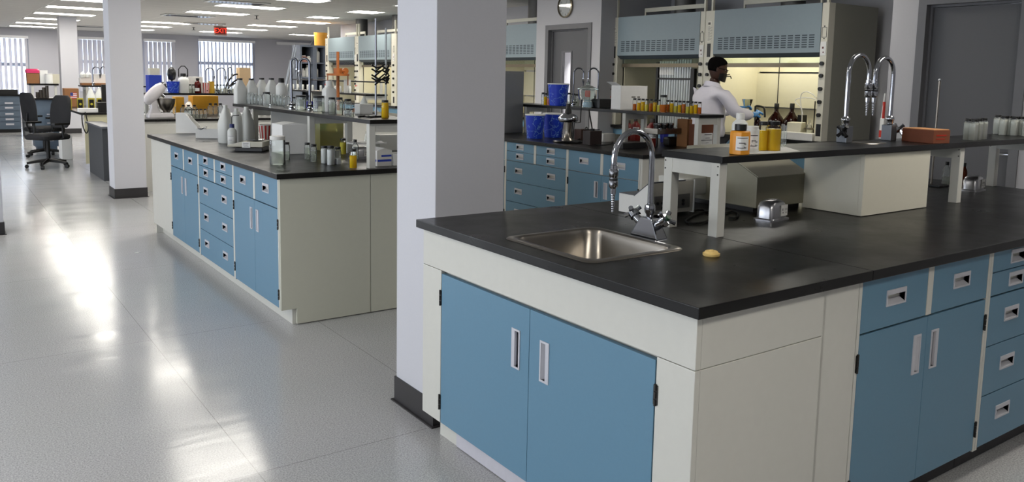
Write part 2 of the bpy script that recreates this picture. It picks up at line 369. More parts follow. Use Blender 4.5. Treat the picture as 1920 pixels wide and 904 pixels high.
for k, (y, w) in enumerate(((10.9, .6), (12.9, .6), (15.0, .6), (16.9, 1.2), (19.05, 1.2), (21.3, 1.2), (23.6, 1.2))):
    troffer('ceiling_light', 5.0, y, w, .61, ['square ceiling light touching the near column edge', 'square ceiling light above the fume hood pipes', 'square ceiling light, second from the near column', 'long ceiling light, third from the near column', 'long ceiling light, upper right neighbour of the EXIT sign', 'long ceiling light immediately right of the EXIT sign', 'ceiling light partly hidden behind the EXIT sign'][k], grp+' of the third row')
troffer('ceiling_light', 7.45, 22.9, 1.2, .5, 'low ceiling light beside the orange tub', grp)
for x, y in ((-3.4, 1.5), (-3.4, 6.5), (-3.4, 11.5), (2.3, -.5), (-.9, -2.0), (2.75, 6.6), (2.75, 8.9)):  # unseen; right-hand and behind-camera ones added to brighten dim faces
    troffer('ceiling_light', x, y, 1.2, .61, 'unseen ceiling light over the left part of the room' if x < 0 else ('added ceiling light outside the picture behind the camera' if y < 0 else 'added ceiling light outside the picture above the nearest bench'), grp+' out of view')
troffer('ceiling_light', 4.05, 2.85, .6, .61, 'added square ceiling light outside the picture above the lit hood', grp+' out of view')  # extra lamp, added to lift the dark hood side
def vent(x, y, w, d, label, dark_back):
    t = thing('ceiling_vent', label, 'vent', (x, y, ZC), 0, 'ceiling vents')
    MB().cbox(0, 0, w, d, -.006, 0).build('backing', dark if dark_back else chrome, t)  # near-black backing when set, chrome otherwise
    f = MB(); b = .04
    f.box(-w/2, w/2, -d/2, -d/2+b, -.02, -.004); f.box(-w/2, w/2, d/2-b, d/2, -.02, -.004); f.box(-w/2, -w/2+b, -d/2+b, d/2-b, -.02, -.004); f.box(w/2-b, w/2, -d/2+b, d/2-b, -.02, -.004)
    f.build('frame', whitep, t)
    s_ = MB()
    for k in range(5): s_.box(-w/2+b, w/2-b, -d/2+b+(k+.5)*(d-2*b)/5, -d/2+b+(k+.8)*(d-2*b)/5, -.018, -.008)
    s_.build('slat', chrome, t)
for (a, b, w, d, lab, di) in ((445, 4, 1.0, .5, 'silver ceiling vent above the long light left of centre', 1), (352, 29, 1.0, .6, 'ceiling vent with silver louvres right of the tall column', 1), (163, 49, .9, .6, 'dark ceiling vent between the two left columns', 1), (383, 44, .9, .5, 'dark ceiling vent left of the EXIT sign', 1)):
    p = onz(a, b, ZC); vent(p.x, p.y, w, d, lab, di)
def sprinkler(a, b, lab):
    p = onz(a, b, ZC); t = thing('sprinkler_head', lab, 'sprinkler', (p.x, p.y, ZC), 0, 'sprinkler heads')
    MB().lathe([(.045, 0), (.045, -.008), (.02, -.012)], n=16).build('escutcheon', blackm, t, smooth=True)
    MB().lathe([(.012, -.01), (.012, -.07), (.05, -.074), (.05, -.08)], n=12).build('deflector', blackm, t, smooth=True)
sprinkler(481, 29, 'small dark sprinkler head on the ceiling right of the EXIT sign'); sprinkler(363, 51, 'small dark sprinkler head on the ceiling left of the EXIT sign')
# exit sign
p = onz(413, 44, ZC); zc_ = CAM.z + (onx(413, 58, p.x).z-CAM.z)
t = thing('exit_sign', 'red lit EXIT sign hanging from the ceiling', 'exit sign', (p.x, p.y, 0), 0)
es = mpp((p.x, p.y, 2.4)); ew, eh = 23*es, 17*es; zc = onx(413, 58, p.x).z
MB().box(-ew/2, ew/2, -.03, .03, zc-eh/2, zc+eh/2).build('housing', mat('sign_housing', (150, 120, 110), .5), t, bevel=.004)
MB().box(-.05, .05, -.02, .02, zc+eh/2, ZC).build('bracket', whitep, t)
MB().box(-ew/2+.03, ew/2-.03, -.036, -.031, zc-eh/2+.03, zc+eh/2-.03).build('face', mat('sign_face', (120, 36, 32), .6), t)
text('lettering', 'EXIT', .165, mat('sign_letters', (255, 60, 40), .5, emit=((255, 60, 40), 1.3)), t, (0, -.038, zc), (PI/2, 0, 0), .001)
# ================================================================== LAB FURNITURE
HZ, HB, TK = .914, .882, .10     # worktop level, its underside, toe level
def pull_h(parent, u, z, w=.105, h=.042, y0=-.001):
    """recessed metal pull of a drawer: rim and sunken tray with a sloped back"""
    m_ = MB(); r = .006; d = .022
    m_.cells([u-w/2-r, u-w/2, u+w/2, u+w/2+r], [z-h/2-r, z-h/2, z+h/2, z+h/2+r], [(u-w/2, u+w/2, z-h/2, z+h/2)], y0-.002, y0+.003)
    a, b, c, e = u-w/2, u+w/2, z-h/2, z+h/2
    m_.face([(a, y0, c), (b, y0, c), (b, y0+d, c+.012), (a, y0+d, c+.012)]); m_.face([(a, y0+d, c+.012), (b, y0+d, c+.012), (b, y0+d, e), (a, y0+d, e)])
    m_.face([(a, y0+d, e), (b, y0+d, e), (b, y0, e), (a, y0, e)]); m_.face([(a, y0, c), (a, y0+d, c+.012), (a, y0+d, e), (a, y0, e)]); m_.face([(b, y0, e), (b, y0+d, e), (b, y0+d, c+.012), (b, y0, c)])
    m_.box(a, b, y0-.002, y0+.010, e-.010, e)
    return m_.build('handle', pullm, parent)
def pull_v(parent, u, z, w=.034, h=.125, side=1, y0=-.001):
    m_ = MB(); r = .007; d = .018
    m_.cells([u-w/2-r, u-w/2, u+w/2, u+w/2+r], [z-h/2-r, z-h/2, z+h/2, z+h/2+r], [(u-w/2, u+w/2, z-h/2, z+h/2)], y0-.002, y0+.003)
    a, b, c, e = u-w/2, u+w/2, z-h/2, z+h/2; s1, s2 = (a, b-.014) if side > 0 else (a+.014, b)
    m_.face([(s1, y0+d, c), (s2, y0+d, c), (s2, y0+d, e), (s1, y0+d, e)])
    m_.face([(a, y0, c), (a, y0, e), (s1, y0+d, e), (s1, y0+d, c)]); m_.face([(b, y0, e), (b, y0, c), (s2, y0+d, c), (s2, y0+d, e)])
    m_.face([(a, y0, e), (b, y0, e), (s2, y0+d, e), (s1, y0+d, e)]); m_.face([(a, y0, c), (s1, y0+d, c), (s2, y0+d, c), (b, y0, c)])
    if side > 0: m_.box(a, a+.011, y0-.002, y0+.008, c, e)
    else: m_.box(b-.011, b, y0-.002, y0+.008, c, e)
    return m_.build('handle', pullm, parent)
def hinge(parent, u, z, mt=hingem):
    m_ = MB(); m_.box(u-.008, u+.008, -.0025, .006, z-.028, z+.028)
    for k in range(3): m_.tube([(u, -.003, z-.031+k*.022), (u, -.003, z-.031+k*.022+.018)], .0042, 10)
    return m_.build('hinge', mt, parent)
def panel(nm, parent, u0, u1, z0, z1, hs=(), vs=(), mt=blue, th=.018):
    """front board with its pulls; hs/vs are (u, z[, side])"""
    xs, zs, ho = [u0, u1], [z0, z1], []
    for (u, z) in hs: ho.append((u-.0525, u+.0525, z-.021, z+.021))
    for (u, z, s_) in vs: ho.append((u-.017, u+.017, z-.0625, z+.0625))
    for h in ho: xs += h[:2]; zs += h[2:]
    o = MB().cells(xs, zs, ho, 0, th).build(nm, mt, parent, weld=True, bevel=0.0012)
    for (u, z) in hs: pull_h(o, u, z)
    for (u, z, s_) in vs: pull_v(o, u, z, side=s_)
    return o
G = .0022
def cabinet(label, loc, rotz, w, style, depth=.70, toe=.07, grp='base cabinets under the benches', hinges=True, toem=None):
    t = thing('base_cabinet', label, 'cabinet', loc, rotz, grp)
    b = MB(); st = .016
    b.box(0, w, .045, depth, TK, HB); b.box(0, st, .0, .045, TK, HB); b.box(w-st, w, .0, .045, TK, HB)
    b.box(st, w-st, .0195, .045, TK, HB)
    b.box(0, w, toe+.006, depth, 0, TK)
    b.build('body', cream, t)
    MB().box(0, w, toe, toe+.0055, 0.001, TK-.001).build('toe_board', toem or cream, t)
    c = w/2
    if style in ('door', 'drawer'):
        MB().box(c-.017, c+.017, -.0005, .0192, .705, HB-.002).build('centre_stile', cream, t)
    if style == 'door':
        for (a, e) in ((st+G, c-.017-G), (c+.017+G, w-st-G)): panel('drawer', t, a, e, .705, .878, hs=[((a+e)/2, .80)])
        panel('door', t, st+G, c-G/2, TK+.008, .698, vs=[(c-.062, .575, 1)]); panel('door', t, c+G/2, w-st-G, TK+.008, .698, vs=[(c+.055, .575, -1)])
        if hinges:
            for u in (st-.004, w-st+.004):
                for z in (.19, .61): hinge(t, u, z)
    elif style == 'drawer':
        for (a, e) in ((st+G, c-.017-G), (c+.017+G, w-st-G)):
            panel('drawer', t, a, e, .796, .878, hs=[((a+e)/2, .842)]); panel('drawer', t, a, e, .705, .792, hs=[((a+e)/2, .752)])
        for (z0, z1) in ((.508, .698), (.312, .504), (TK+.008, .308)):
            panel('drawer', t, st+G, w-st-G, z0, z1, hs=[(w*.235, (z0+z1)/2+.012), (w*.765, (z0+z1)/2+.012)])
    return t
def filler(name, label, mb, cat='panel', mt=cream, grp=None):
    return tag(mb.build(name, mt, bevel=.0015), label, cat, grp)
# ---------------- near island (sink bench)
# worktop with the sink cut-out
sk = [onz(a, b, HZ) for a, b in ((941, 447), (1112, 425), (1289, 468), (1107, 496))]
sx0, sx1 = min(sk[0].x, sk[3].x)+.0, max(sk[1].x, sk[2].x); sy0, sy1 = min(sk[2].y, sk[3].y), max(sk[0].y, sk[1].y)
sx0 = (sk[0].x+sk[3].x)/2; sx1 = (sk[1].x+sk[2].x)/2; sy0 = (sk[2].y+sk[3].y)/2; sy1 = (sk[0].y+sk[1].y)/2
print('sink', sx0, sx1, sy0, sy1)
def worktop(name, x0, x1, y0, y1, z0, z1, label, hole=None, mt=black_top, cat='worktop'):
    m_ = MB()
    if hole: m_.cells([x0, x1, hole[0], hole[1]], [y0, y1, hole[2], hole[3]], [hole], z0, z1)
    else: m_.box(x0, x1, z0, z1, y0, y1)
    m_.v = [(v[0], v[2], v[1]) for v in m_.v]
    return tag(m_.build(name, mt, weld=True, bevel=.0025), label, cat)
xseam = .79
worktop('worktop', 0, xseam-.0008, 0, 1.49, HB, HZ, 'black worktop slab holding the steel sink at the near bench end', (sx0+.03, sx1-.03, sy0+.03, sy1-.03))
worktop('worktop', xseam+.0008, 3.50, 0, 1.49, HB, HZ, 'long right-hand slab of black worktop under the low cream enclosure')
sc = thing('sink_cabinet', 'end cabinet under the sink with two light blue doors', 'cabinet', (.025, 1.472, 0), -PI/2)
# local x: 0 at far end .. 1.447 at the near corner ; local y into the bench
WS = 1.447; d0, dm, d1 = 1.472-1.327, 1.472-.747, 1.472-.165
MB().box(0, WS, 0, .02, .735, HB).build('apron', cream, sc, bevel=.002)
MB().box(0, d0-G, 0, .02, TK+.014, .733).build('filler_panel', cream, sc, bevel=.002); MB().box(d1+G, WS, 0, .02, 0.02, .733).build('filler_panel', cream, sc, bevel=.002)
b = MB(); b.box(.02, WS-.02, .075, .54, 0, TK); b.box(0, .02, .02, .545, TK, HB); b.box(d0-.02, d1+.02, .026, .03, TK, .735); b.box(.02, WS-.02, .03, .545, TK, .125)
b.build('body', cream, sc)
MB().box(.16, WS-.03, .068, .075, .004, TK-.002).build('toe_board', mat('toe_board_grey', (196, 194, 202), .4), sc)
panel('door', sc, d0+G, dm-G/2, TK+.016, .722, vs=[(dm-.075, .565, 1)]); panel('door', sc, dm+G/2, d1-G, TK+.016, .722, vs=[(dm+.085, .565, -1)])
for u in (d0-.004, d1+.004):
    for z in (.20, .625): hinge(sc, u, z)
MB().box(0, .547, 0, .02, .735, HB).build('side_apron', cream, sc, bevel=.002, loc=(WS-.0, .0205, 0), rotz=PI/2)
MB().box(0, .547, 0, .02, .0, .733).build('side_panel', cream, sc, bevel=.002, loc=(WS, .0205, 0), rotz=PI/2)
fp = MB(); fp.box(.577, .762, .025, .045, .0, HB)
filler('filler_panel', 'narrow cream filler panel between sink end and first dark blue cabinet', fp)
cabinet('dark blue cabinet with two doors nearest the sink bench corner', (.765, .025, 0), 0, .862, 'door', grp='cabinets of the nearest bench', toem=basep)  # toe boards of this bench are dark to paint in the recess's shade
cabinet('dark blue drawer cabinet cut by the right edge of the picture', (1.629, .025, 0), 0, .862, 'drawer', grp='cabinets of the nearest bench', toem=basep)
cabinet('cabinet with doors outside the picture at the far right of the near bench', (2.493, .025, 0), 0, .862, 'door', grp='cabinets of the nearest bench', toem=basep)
fp = MB(); fp.box(.60, 3.46, .75, 1.465, .0, HB); filler('bench_back_panel', 'cream back of the nearest bench facing the person', fp)
# ---------------- left island
IX = .047
worktop('worktop', .022, 1.51, 3.18, 6.62, HB, HZ, 'black worktop of the left island carrying the clear jugs and the balance')
for (y1, st_, lab) in ((4.108, 'door', 'light blue cabinet with two doors nearest the beige end panel'), (4.985, 'drawer', 'light blue drawer cabinet in the middle of the left island'), (5.862, 'door', 'light blue cabinet with two doors farthest along the left island')):
    cabinet(lab, (IX, y1, 0), -PI/2, .877, st_, toe=.075, grp='cabinets of the left island')
fp = MB(); fp.box(IX, IX+.02, 5.865, 6.59, TK, HB); fp.box(IX+.075, IX+.095, 5.865, 6.59, 0, TK)
fp.box(IX+.02, IX+.70, 6.57, 6.59, 0, HB); filler('filler_panel', 'white enamel filler panel at the far end of the left island', fp)
beige = mat('beige_end_panel', (190, 190, 176), .5, var=.02)
ep = MB(); ep.prism([(IX, TK), (IX+.095, TK), (IX+.095, 0.006), (.618, 0.006), (.618, HB), (IX, HB)], 'y', 3.205, 3.228)
filler('end_panel', 'beige end panel of the left island with a notch at the toe', ep, mt=beige)
ep = MB(); ep.box(.622, 1.485, 3.205, 3.228, .006, HB); filler('end_panel', 'beige end panel of the left island beside the near column', ep, mt=beige)
ep = MB(); ep.box(.76, 1.485, 3.235, 6.56, .0, HB); filler('bench_core', 'back half of the left island, mostly hidden', ep)
# ---------------- teal bench behind the sink
B3 = 2.928
worktop('worktop', 2.903, 4.40, 3.165, 6.50, HB, HZ, 'black worktop carrying the blue marbled buckets and the pump')
for (y1, w, st_, lab) in ((4.115, .90, 'door', 'teal cabinet seen behind the tall gooseneck tap'), (5.055, .94, 'drawer', 'teal drawer cabinet with eight pulls beside the near column'), (5.975, .92, 'door', 'teal cabinet hidden behind the near column')):
    cabinet(lab, (B3, y1, 0), -PI/2, w, st_, grp='cabinets of the teal bench', hinges=True)
o = MB(); o.box(B3, 4.375, 3.19, 3.213, 0.004, HB); o.box(3.64, 4.375, 3.22, 6.4, 0, HB)
filler('end_panel', 'cream end panel of the teal bench behind the gooseneck tap', o)
# shelves on posts
def shelf(label, x0, x1, y0, y1, along, frames, inset=.012, sec=.042, z1=1.216, z0=1.190, base=HZ):
    t = thing('reagent_shelf', label, 'shelf', (x0, y0, base), 0)
    MB().box(0, x1-x0, 0, y1-y0, z0-base, z1-base).build('shelf_board', black_top, t, bevel=.002)
    for f in frames:
        if along == 'x':
            for yy in (inset, y1-y0-inset-sec): MB().box(f-x0, f-x0+sec, yy, yy+sec, 0, z0-base).build('post', cream, t, bevel=.002)
            MB().box(f-x0+.002, f-x0+sec-.004, inset+sec, y1-y0-inset-sec, z0-base-.055, z0-base).build('rail', cream, t)
            o_ = MB()
            for yy in (inset+.008, y1-y0-inset-.008):
                for zz in (z0-base-.012, z0-base-.043): o_.tube([(f-x0+.001, yy, zz), (f-x0-.002, yy, zz)], .003, 8)
            o_.build('rivet', hingem, t)
        else:
            for xx in (inset, x1-x0-inset-sec): MB().box(xx, xx+sec, f-y0, f-y0+sec, 0, z0-base).build('post', cream, t, bevel=.002)
            MB().box(inset+sec, x1-x0-inset-sec, f-y0+.002, f-y0+sec-.004, z0-base-.055, z0-base).build('rail', cream, t)
    return t
shelf('long black shelf on cream posts above the nearest bench', .772, 3.52, .598, .90, 'x', (.775, 2.545, 3.455))
shelf('black shelf over the left island holding the white jerrycans', .608, .962, 3.188, 5.98, 'y', (3.222, 4.20, 5.45))
shelf('black shelf over the teal bench holding the row of yellow jars', 3.555, 3.855, 3.19, 6.35, 'y', (3.21, 4.08, 5.6))
# steel sink
def rrect(x0, x1, y0, y1, r, z, n=6):
    pts = []
    for (cx, cy, a0) in ((x1-r, y1-r, 0), (x0+r, y1-r, PI/2), (x0+r, y0+r, PI), (x1-r, y0+r, 1.5*PI)):
        for k in range(n+1):
            a = a0+PI/2*k/n; pts.append((cx+r*math.cos(a), cy+r*math.sin(a), z))
    return pts
snk = thing('sink', 'stainless steel drop-in sink in the nearest black worktop', 'sink', ((sx0+sx1)/2, (sy0+sy1)/2, HZ))
hw, hd = (sx1-sx0)/2, (sy1-sy0)/2
R = [rrect(-hw, hw, -hd, hd, .045, .0006), rrect(-hw+.004, hw-.004, -hd+.004, hd-.004, .044, .0045), rrect(-hw+.026, hw-.026, -hd+.026, hd-.026, .05, .0055), rrect(-hw+.032, hw-.032, -hd+.032, hd-.032, .05, .001)]
MB().rings(R, caps=False).build('rim', steel, snk, smooth=True, angle=60)
R = [rrect(-hw+.0315, hw-.0315, -hd+.0315, hd-.0315, .05, .001), rrect(-hw+.036, hw-.036, -hd+.036, hd-.036, .055, -.012), rrect(-hw+.045, hw-.045, -hd+.045, hd-.045, .055, -.14), rrect(-hw+.075, hw-.075, -hd+.075, hd-.075, .05, -.165), rrect(-.045, .045, -.045, .045, .045, -.172)]
bm_ = MB().rings(R, caps=False)
bm_.build('bowl', steel, snk, smooth=True, angle=60)
MB().lathe([(.0449, -.172), (.042, -.178), (.012, -.180)], n=28).build('drain', chrome, snk, smooth=True)
# ================================================================== FUME HOODS
labelm = mat('instruction_label', (226, 222, 208), .6); inkgrey = mat('label_ink', (110, 106, 98), .7, var=0)
def hood(label, pl, h0, h1, pr, rows=6, cols=14, lit=0, side=None, open_z=1.76, depth=.85):
    """pl..pr outer edges, h0..h1 header edges, as distances along the wall (world y, larger first)"""
    w = pl-pr; a, c = pl-h0, pl-h1; zt, zb, zd = 2.285, 1.80, 1.757
    t = thing('fume_hood', label, 'fume hood', (XH, pl, 0), -PI/2, 'fume hoods along the right wall')
    b = MB(); b.box(0, w, .04, depth, .09, .88); b.box(0, w, .10, depth, 0, .09); b.build('base_cabinet', hoodside, t)
    for (q0, q1) in ((.02, w/2-.004), (w/2+.004, w-.02)): panel('door', t, q0, q1, .12, .86, vs=[(w/2-.06 if q0 < w/2-.1 else w/2+.06, .74, 1)]).location.y = .02
    MB().box(-.0, w, -.03, depth, .88, .914).build('work_surface', black_top, t, bevel=.003)
    zi = .916
    for nm_, (q0, q1) in (('post', (0, a)), ('post', (c, w))):
        MB().box(q0+.001, q1-.001, -.005, .10, zi, zt).build(nm_, hoodcream, t, bevel=.004)
    hd_ = MB(); hd_.box(a, c, -.012, .012, zb, zt); hd_.box(a, c, .012, depth, zt-.02, zt)
    H = c-a; z_hi, z_lo = 1.985, 1.845
    for i in range(cols):
        for j in range(rows):
            u = a + H*(.04+.92*(i+.5)/cols); z = z_lo+(z_hi-z_lo)*(j+.5)/rows
            hd_.box(u-H*.92/cols*.36, u+H*.92/cols*.36, -.0135, -.0115, z-.006, z+.006, 1)
    hd_.build('header_panel', [hoodm, mat('slot_dark', (60, 70, 78), .6)], t)
    MB().prism([(-.012, zb), (.05, zd), (.07, zd), (.012, zb)], 'x', a, c).build('header_lip', hoodband, t)
    s_ = MB(); s_.box(.0, .02, .10, depth, zi, zt-.02); s_.build('side_panel', hoodside, t)
    s_ = MB(); s_.box(w-.02, w, .10, depth, zi, zt); s_.build('side_panel', hoodside, t)
    l_ = MB(); l_.box(a+.02, a+.03, .10, depth-.03, zi, zt-.03); l_.box(c-.03, c-.02, .10, depth-.03, zi, zt-.03)
    l_.box(a+.03, c-.03, depth-.05, depth-.03, zi, 1.20); l_.box(a+.03, c-.03, depth-.10, depth-.085, 1.215, 1.60); l_.box(a+.03, c-.03, depth-.07, depth-.05, 1.62, 2.1); l_.box(a+.03, c-.03, .12, depth-.05, 2.1, 2.12)
    l_.build('liner', mat('hood_liner', (222, 216, 190), .4, var=.03), t)
    l_ = MB(); l_.box((a+c)/2-.35, (a+c)/2-.342, depth-.105, depth-.099, zi, 2.1); l_.build('liner_seam', blackp, t)
    sh = MB(); sh.box(a+.02, c-.02, .055, .075, 1.655, 1.70); sh.build('sash_handle', mat('sash_rail', (120, 110, 92), .35, .7), t)
    MB().box(a+.02, c-.02, .062, .067, 1.70, 2.25).build('sash_glass', clear('sash_glass', (235, 240, 235), .05, .02), t)
    # valve knobs, switches, labels
    def knob(u, z, r=.018, mt=blackp): 
        k = MB(); k.tube([(u, -.006, z), (u, -.030, z)], r, 16); return k.build('knob', mt, t, smooth=True)
    ul, ur = a/2, (c+w)/2
    for z in (1.69, 1.57, 1.44, 1.31, 1.18): knob(ur, z, .020)
    for z in (1.69, 1.57): knob(ul, z, .018)
    for z, mt in ((1.45, blackp), (1.37, blackp), (1.27, mat('red_knob', (190, 50, 36), .4))):
        k = MB(); k.tube([(ul-.01, -.006, z), (ul-.01, -.04, z)], .006, 8); k.tube([(ul-.01, -.04, z), (ul-.01, -.05, z)], .017, 10); k.build('valve', mt, t, smooth=True)
    MB().box(ul-.024, ul+.024, -.0085, -.0055, 1.77, 1.92).build('display', blackp, t)
    m_ = MB(); m_.box(ul-.03, ul+.03, -.0075, -.0055, 1.94, 2.17)
    for k in range(16): m_.box(ul-.024, ul-.024+.03+.016*((k*7) % 3), -.0082, -.0075, 1.95+k*.0105, 1.953+k*.0105, 1)
    m_.box(ul-.024, ul+.01, -.0082, -.0075, 2.13, 2.155, 1)
    m_.build('instruction_label', [labelm, inkgrey], t)
    m_ = MB(); m_.box(ur-.032, ur+.032, -.012, -.0055, 1.77, 1.905)
    m_.box(ur-.010, ur+.006, -.0135, -.012, 1.835, 1.855, 1); m_.box(ur-.002, ur+.010, -.0135, -.012, 1.795, 1.807, 1)
    m_.build('outlet_plate', [whitep, mat('outlet_red', (90, 30, 25), .5)], t)
    m_ = MB(); m_.cells([ur-.026, ur-.022, ur+.022, ur+.026], [1.945, 1.949, 2.041, 2.045], [(ur-.022, ur+.022, 1.949, 2.041)], -.0072, -.0055)
    for z in (1.935, 2.055): m_.box(ur-.006, ur+.006, -.0072, -.0055, z-.006, z+.006)
    m_.build('marking', inkblack, t)
    MB().box(ur-.026, ur+.026, -.0085, -.0055, .97, 1.09).build('display', blackp, t)
    # sash counterweight stubs above
    for u in (ul, ur): 
        MB().box(u-.012, u+.012, .02, .05, zt, ZC-.16).build('sash_guide', hoodcream, t)
    m_ = MB(); m_.box(a+.1, c-.25, .35, .37, zt+.08, zt+.13); m_.box(a+.1, a+.12, .35, .37, zt, zt+.08); m_.box(c-.27, c-.25, .35, .37, zt, zt+.08)
    m_.build('top_rail', hoodcream, t)
    d_ = MB(); d_.tube([(w/2, .5, zt), (w/2, .5, ZC)], .13, 24); d_.build('exhaust_duct', mat('duct_metal', (92, 90, 88), .5, .4), t, smooth=True)
    if lit:
        area('hood_lamp', (XH+.42, (pl+pr)/2, 2.08), (0, 0, 0), .25, (w-.5), lit, (1.0, .96, .82))
    return t
hy_ = lambda px: onx(px, 60, XH).y
HE = {k: hy_(k) for k in (610, 616, 665, 668, 673, 734, 744, 1147, 1160, 1313, 1322, 1322.5, 1340, 1540, 1553)}
hood('fume hood with the row of clear glass tubes in front of it', HE[1147], HE[1160], HE[1313], HE[1322], lit=0)
hood('brightly lit fume hood the person works at', HE[1322]-.004, HE[1340], HE[1540], HE[1553], cols=15, lit=11)
hood('fume hood seen between the near column and the grey door wall', 9.72, 9.60, 8.2, 8.08, lit=1)
hood('farther fume hood with the orange stand in front of it', HE[610], HE[616], HE[665], HE[668], lit=1)
hood('fume hood with clamp stand before it, at the left edge of the near column', HE[668]-.004, HE[673], HE[734], HE[744], lit=9)
for y in (6.0,): pass
# wall returns above and between the hood alcoves
pw = MB().box(XH+.35, XH+1.0, 12.0, 12.2, 0, ZC).build('wall_alcove', wallp); struct(pw)
# clock
p = onx(1062, 12, XW); r_ = 20*mpp(p)*1.02
t = thing('wall_clock', 'round wall clock with black numerals above the small grey door', 'clock', (XW, p.y, p.z), -PI/2)
MB().lathe([(r_*1.0, 0), (r_*1.04, .012), (r_*1.04, .035), (r_*.95, .042), (r_*.92, .03), (r_*.92, .012)], n=48, caps=False).build('rim', mat('clock_rim', (150, 140, 122), .25, .9), t, smooth=True).rotation_euler = (PI/2, 0, 0)
MB().lathe([(r_*.95, .0), (r_*.95, .014)], n=48).build('dial', mat('clock_dial', (196, 198, 196), .5, var=.02), t).rotation_euler = (PI/2, 0, 0)
for k in range(12):
    a = PI/2-(k+1)*PI/6
    text('numeral', str(k+1), r_*.24, inkblack, t, (math.cos(a)*r_*.74, -.0155, math.sin(a)*r_*.74), (PI/2, 0, 0), .0004)
def hand(ang, l, w_, nm):
    m_ = MB(); d = Vector((math.sin(ang), 0, math.cos(ang))); e = Vector((math.cos(ang), 0, -math.sin(ang)))
    m_.face([tuple(Vector((0, -.019, 0))-d*l*.2-e*w_), tuple(Vector((0, -.019, 0))-d*l*.2+e*w_), tuple(Vector((0, -.019, 0))+d*l+e*w_*.5), tuple(Vector((0, -.019, 0))+d*l-e*w_*.5)])
    m_.build(nm, inkblack, t)
hand(math.radians(94), r_*.45, r_*.03, 'hour_hand'); hand(math.radians(24), r_*.72, r_*.022, 'minute_hand'); hand(math.radians(250), r_*.4, r_*.01, 'second_hand')
MB().tube([(0, -.016, 0), (0, -.022, 0)], r_*.05, 12).build('hub', inkblack, t)
MB().lathe([(r_*.93, .028), (r_*.93, .030)], n=40).build('glass_cover', clear('clock_glass', (250, 250, 250), .02, 0), t).rotation_euler = (PI/2, 0, 0)
# ================================================================== GLASSWARE AND BOTTLES
def conv(o):
    """outlines of lettering become mesh of their own"""
    dg = bpy.context.evaluated_depsgraph_get(); me = bpy.data.meshes.new_from_object(o.evaluated_get(dg)); me.name = o.name
    n = bpy.data.objects.new(o.name, me); COL.objects.link(n); n.parent = o.parent; n.location = o.location; n.rotation_euler = o.rotation_euler
    bpy.data.objects.remove(o); return n
PROF = {   # outline (r, z), cap outline, liquid radius factor
 'jar': ([(.0, 0), (.94, 0), (1, .02), (1, .74), (.95, .82), (.80, .86), (.80, .90)], [(.86, .87), (.88, .88), (.88, .99), (.84, 1)]),
 'wide': ([(.0, 0), (.94, 0), (1, .02), (1, .82), (.96, .87), (.90, .89)], [(.96, .87), (.98, .88), (.98, .99), (.94, 1)]),
 'boston': ([(.0, 0), (.95, 0), (1, .02), (1, .60), (.90, .70), (.55, .79), (.42, .82), (.42, .88)], [(.48, .86), (.5, .87), (.5, .99), (.46, 1)]),
 'hdpe': ([(.0, 0), (.94, 0), (1, .02), (1, .64), (.93, .72), (.62, .79), (.50, .81), (.50, .84)], [(.52, .83), (.54, .835), (.52, .99), (.48, 1)]),
 'jug': ([(.0, 0), (.9, 0), (1, .03), (1, .47), (.96, .53), (.80, .62), (.36, .86), (.28, .89), (.27, .90), (.27, .97)], [(.31, .94), (.32, .95), (.30, .995), (.27, 1)]),
 'vial': ([(.0, 0), (.95, 0), (1, .02), (1, .80), (.88, .86), (.80, .87)], [(.84, .86), (.86, .87), (.86, .99), (.82, 1)]),
 'growler': ([(.0, 0), (.95, 0), (1, .03), (1, .42), (.92, .52), (.45, .68), (.26, .76), (.25, .86)], [(.28, .83), (.29, .84), (.29, .99), (.26, 1)]),
 'erlen': ([(.0, 0), (.97, 0), (1, .03), (.30, .78), (.26, .84), (.26, .96), (.30, 1)], None),
 'beaker': ([(.0, 0), (.92, 0), (1, .03), (1, .97), (1.04, 1)], None),
}
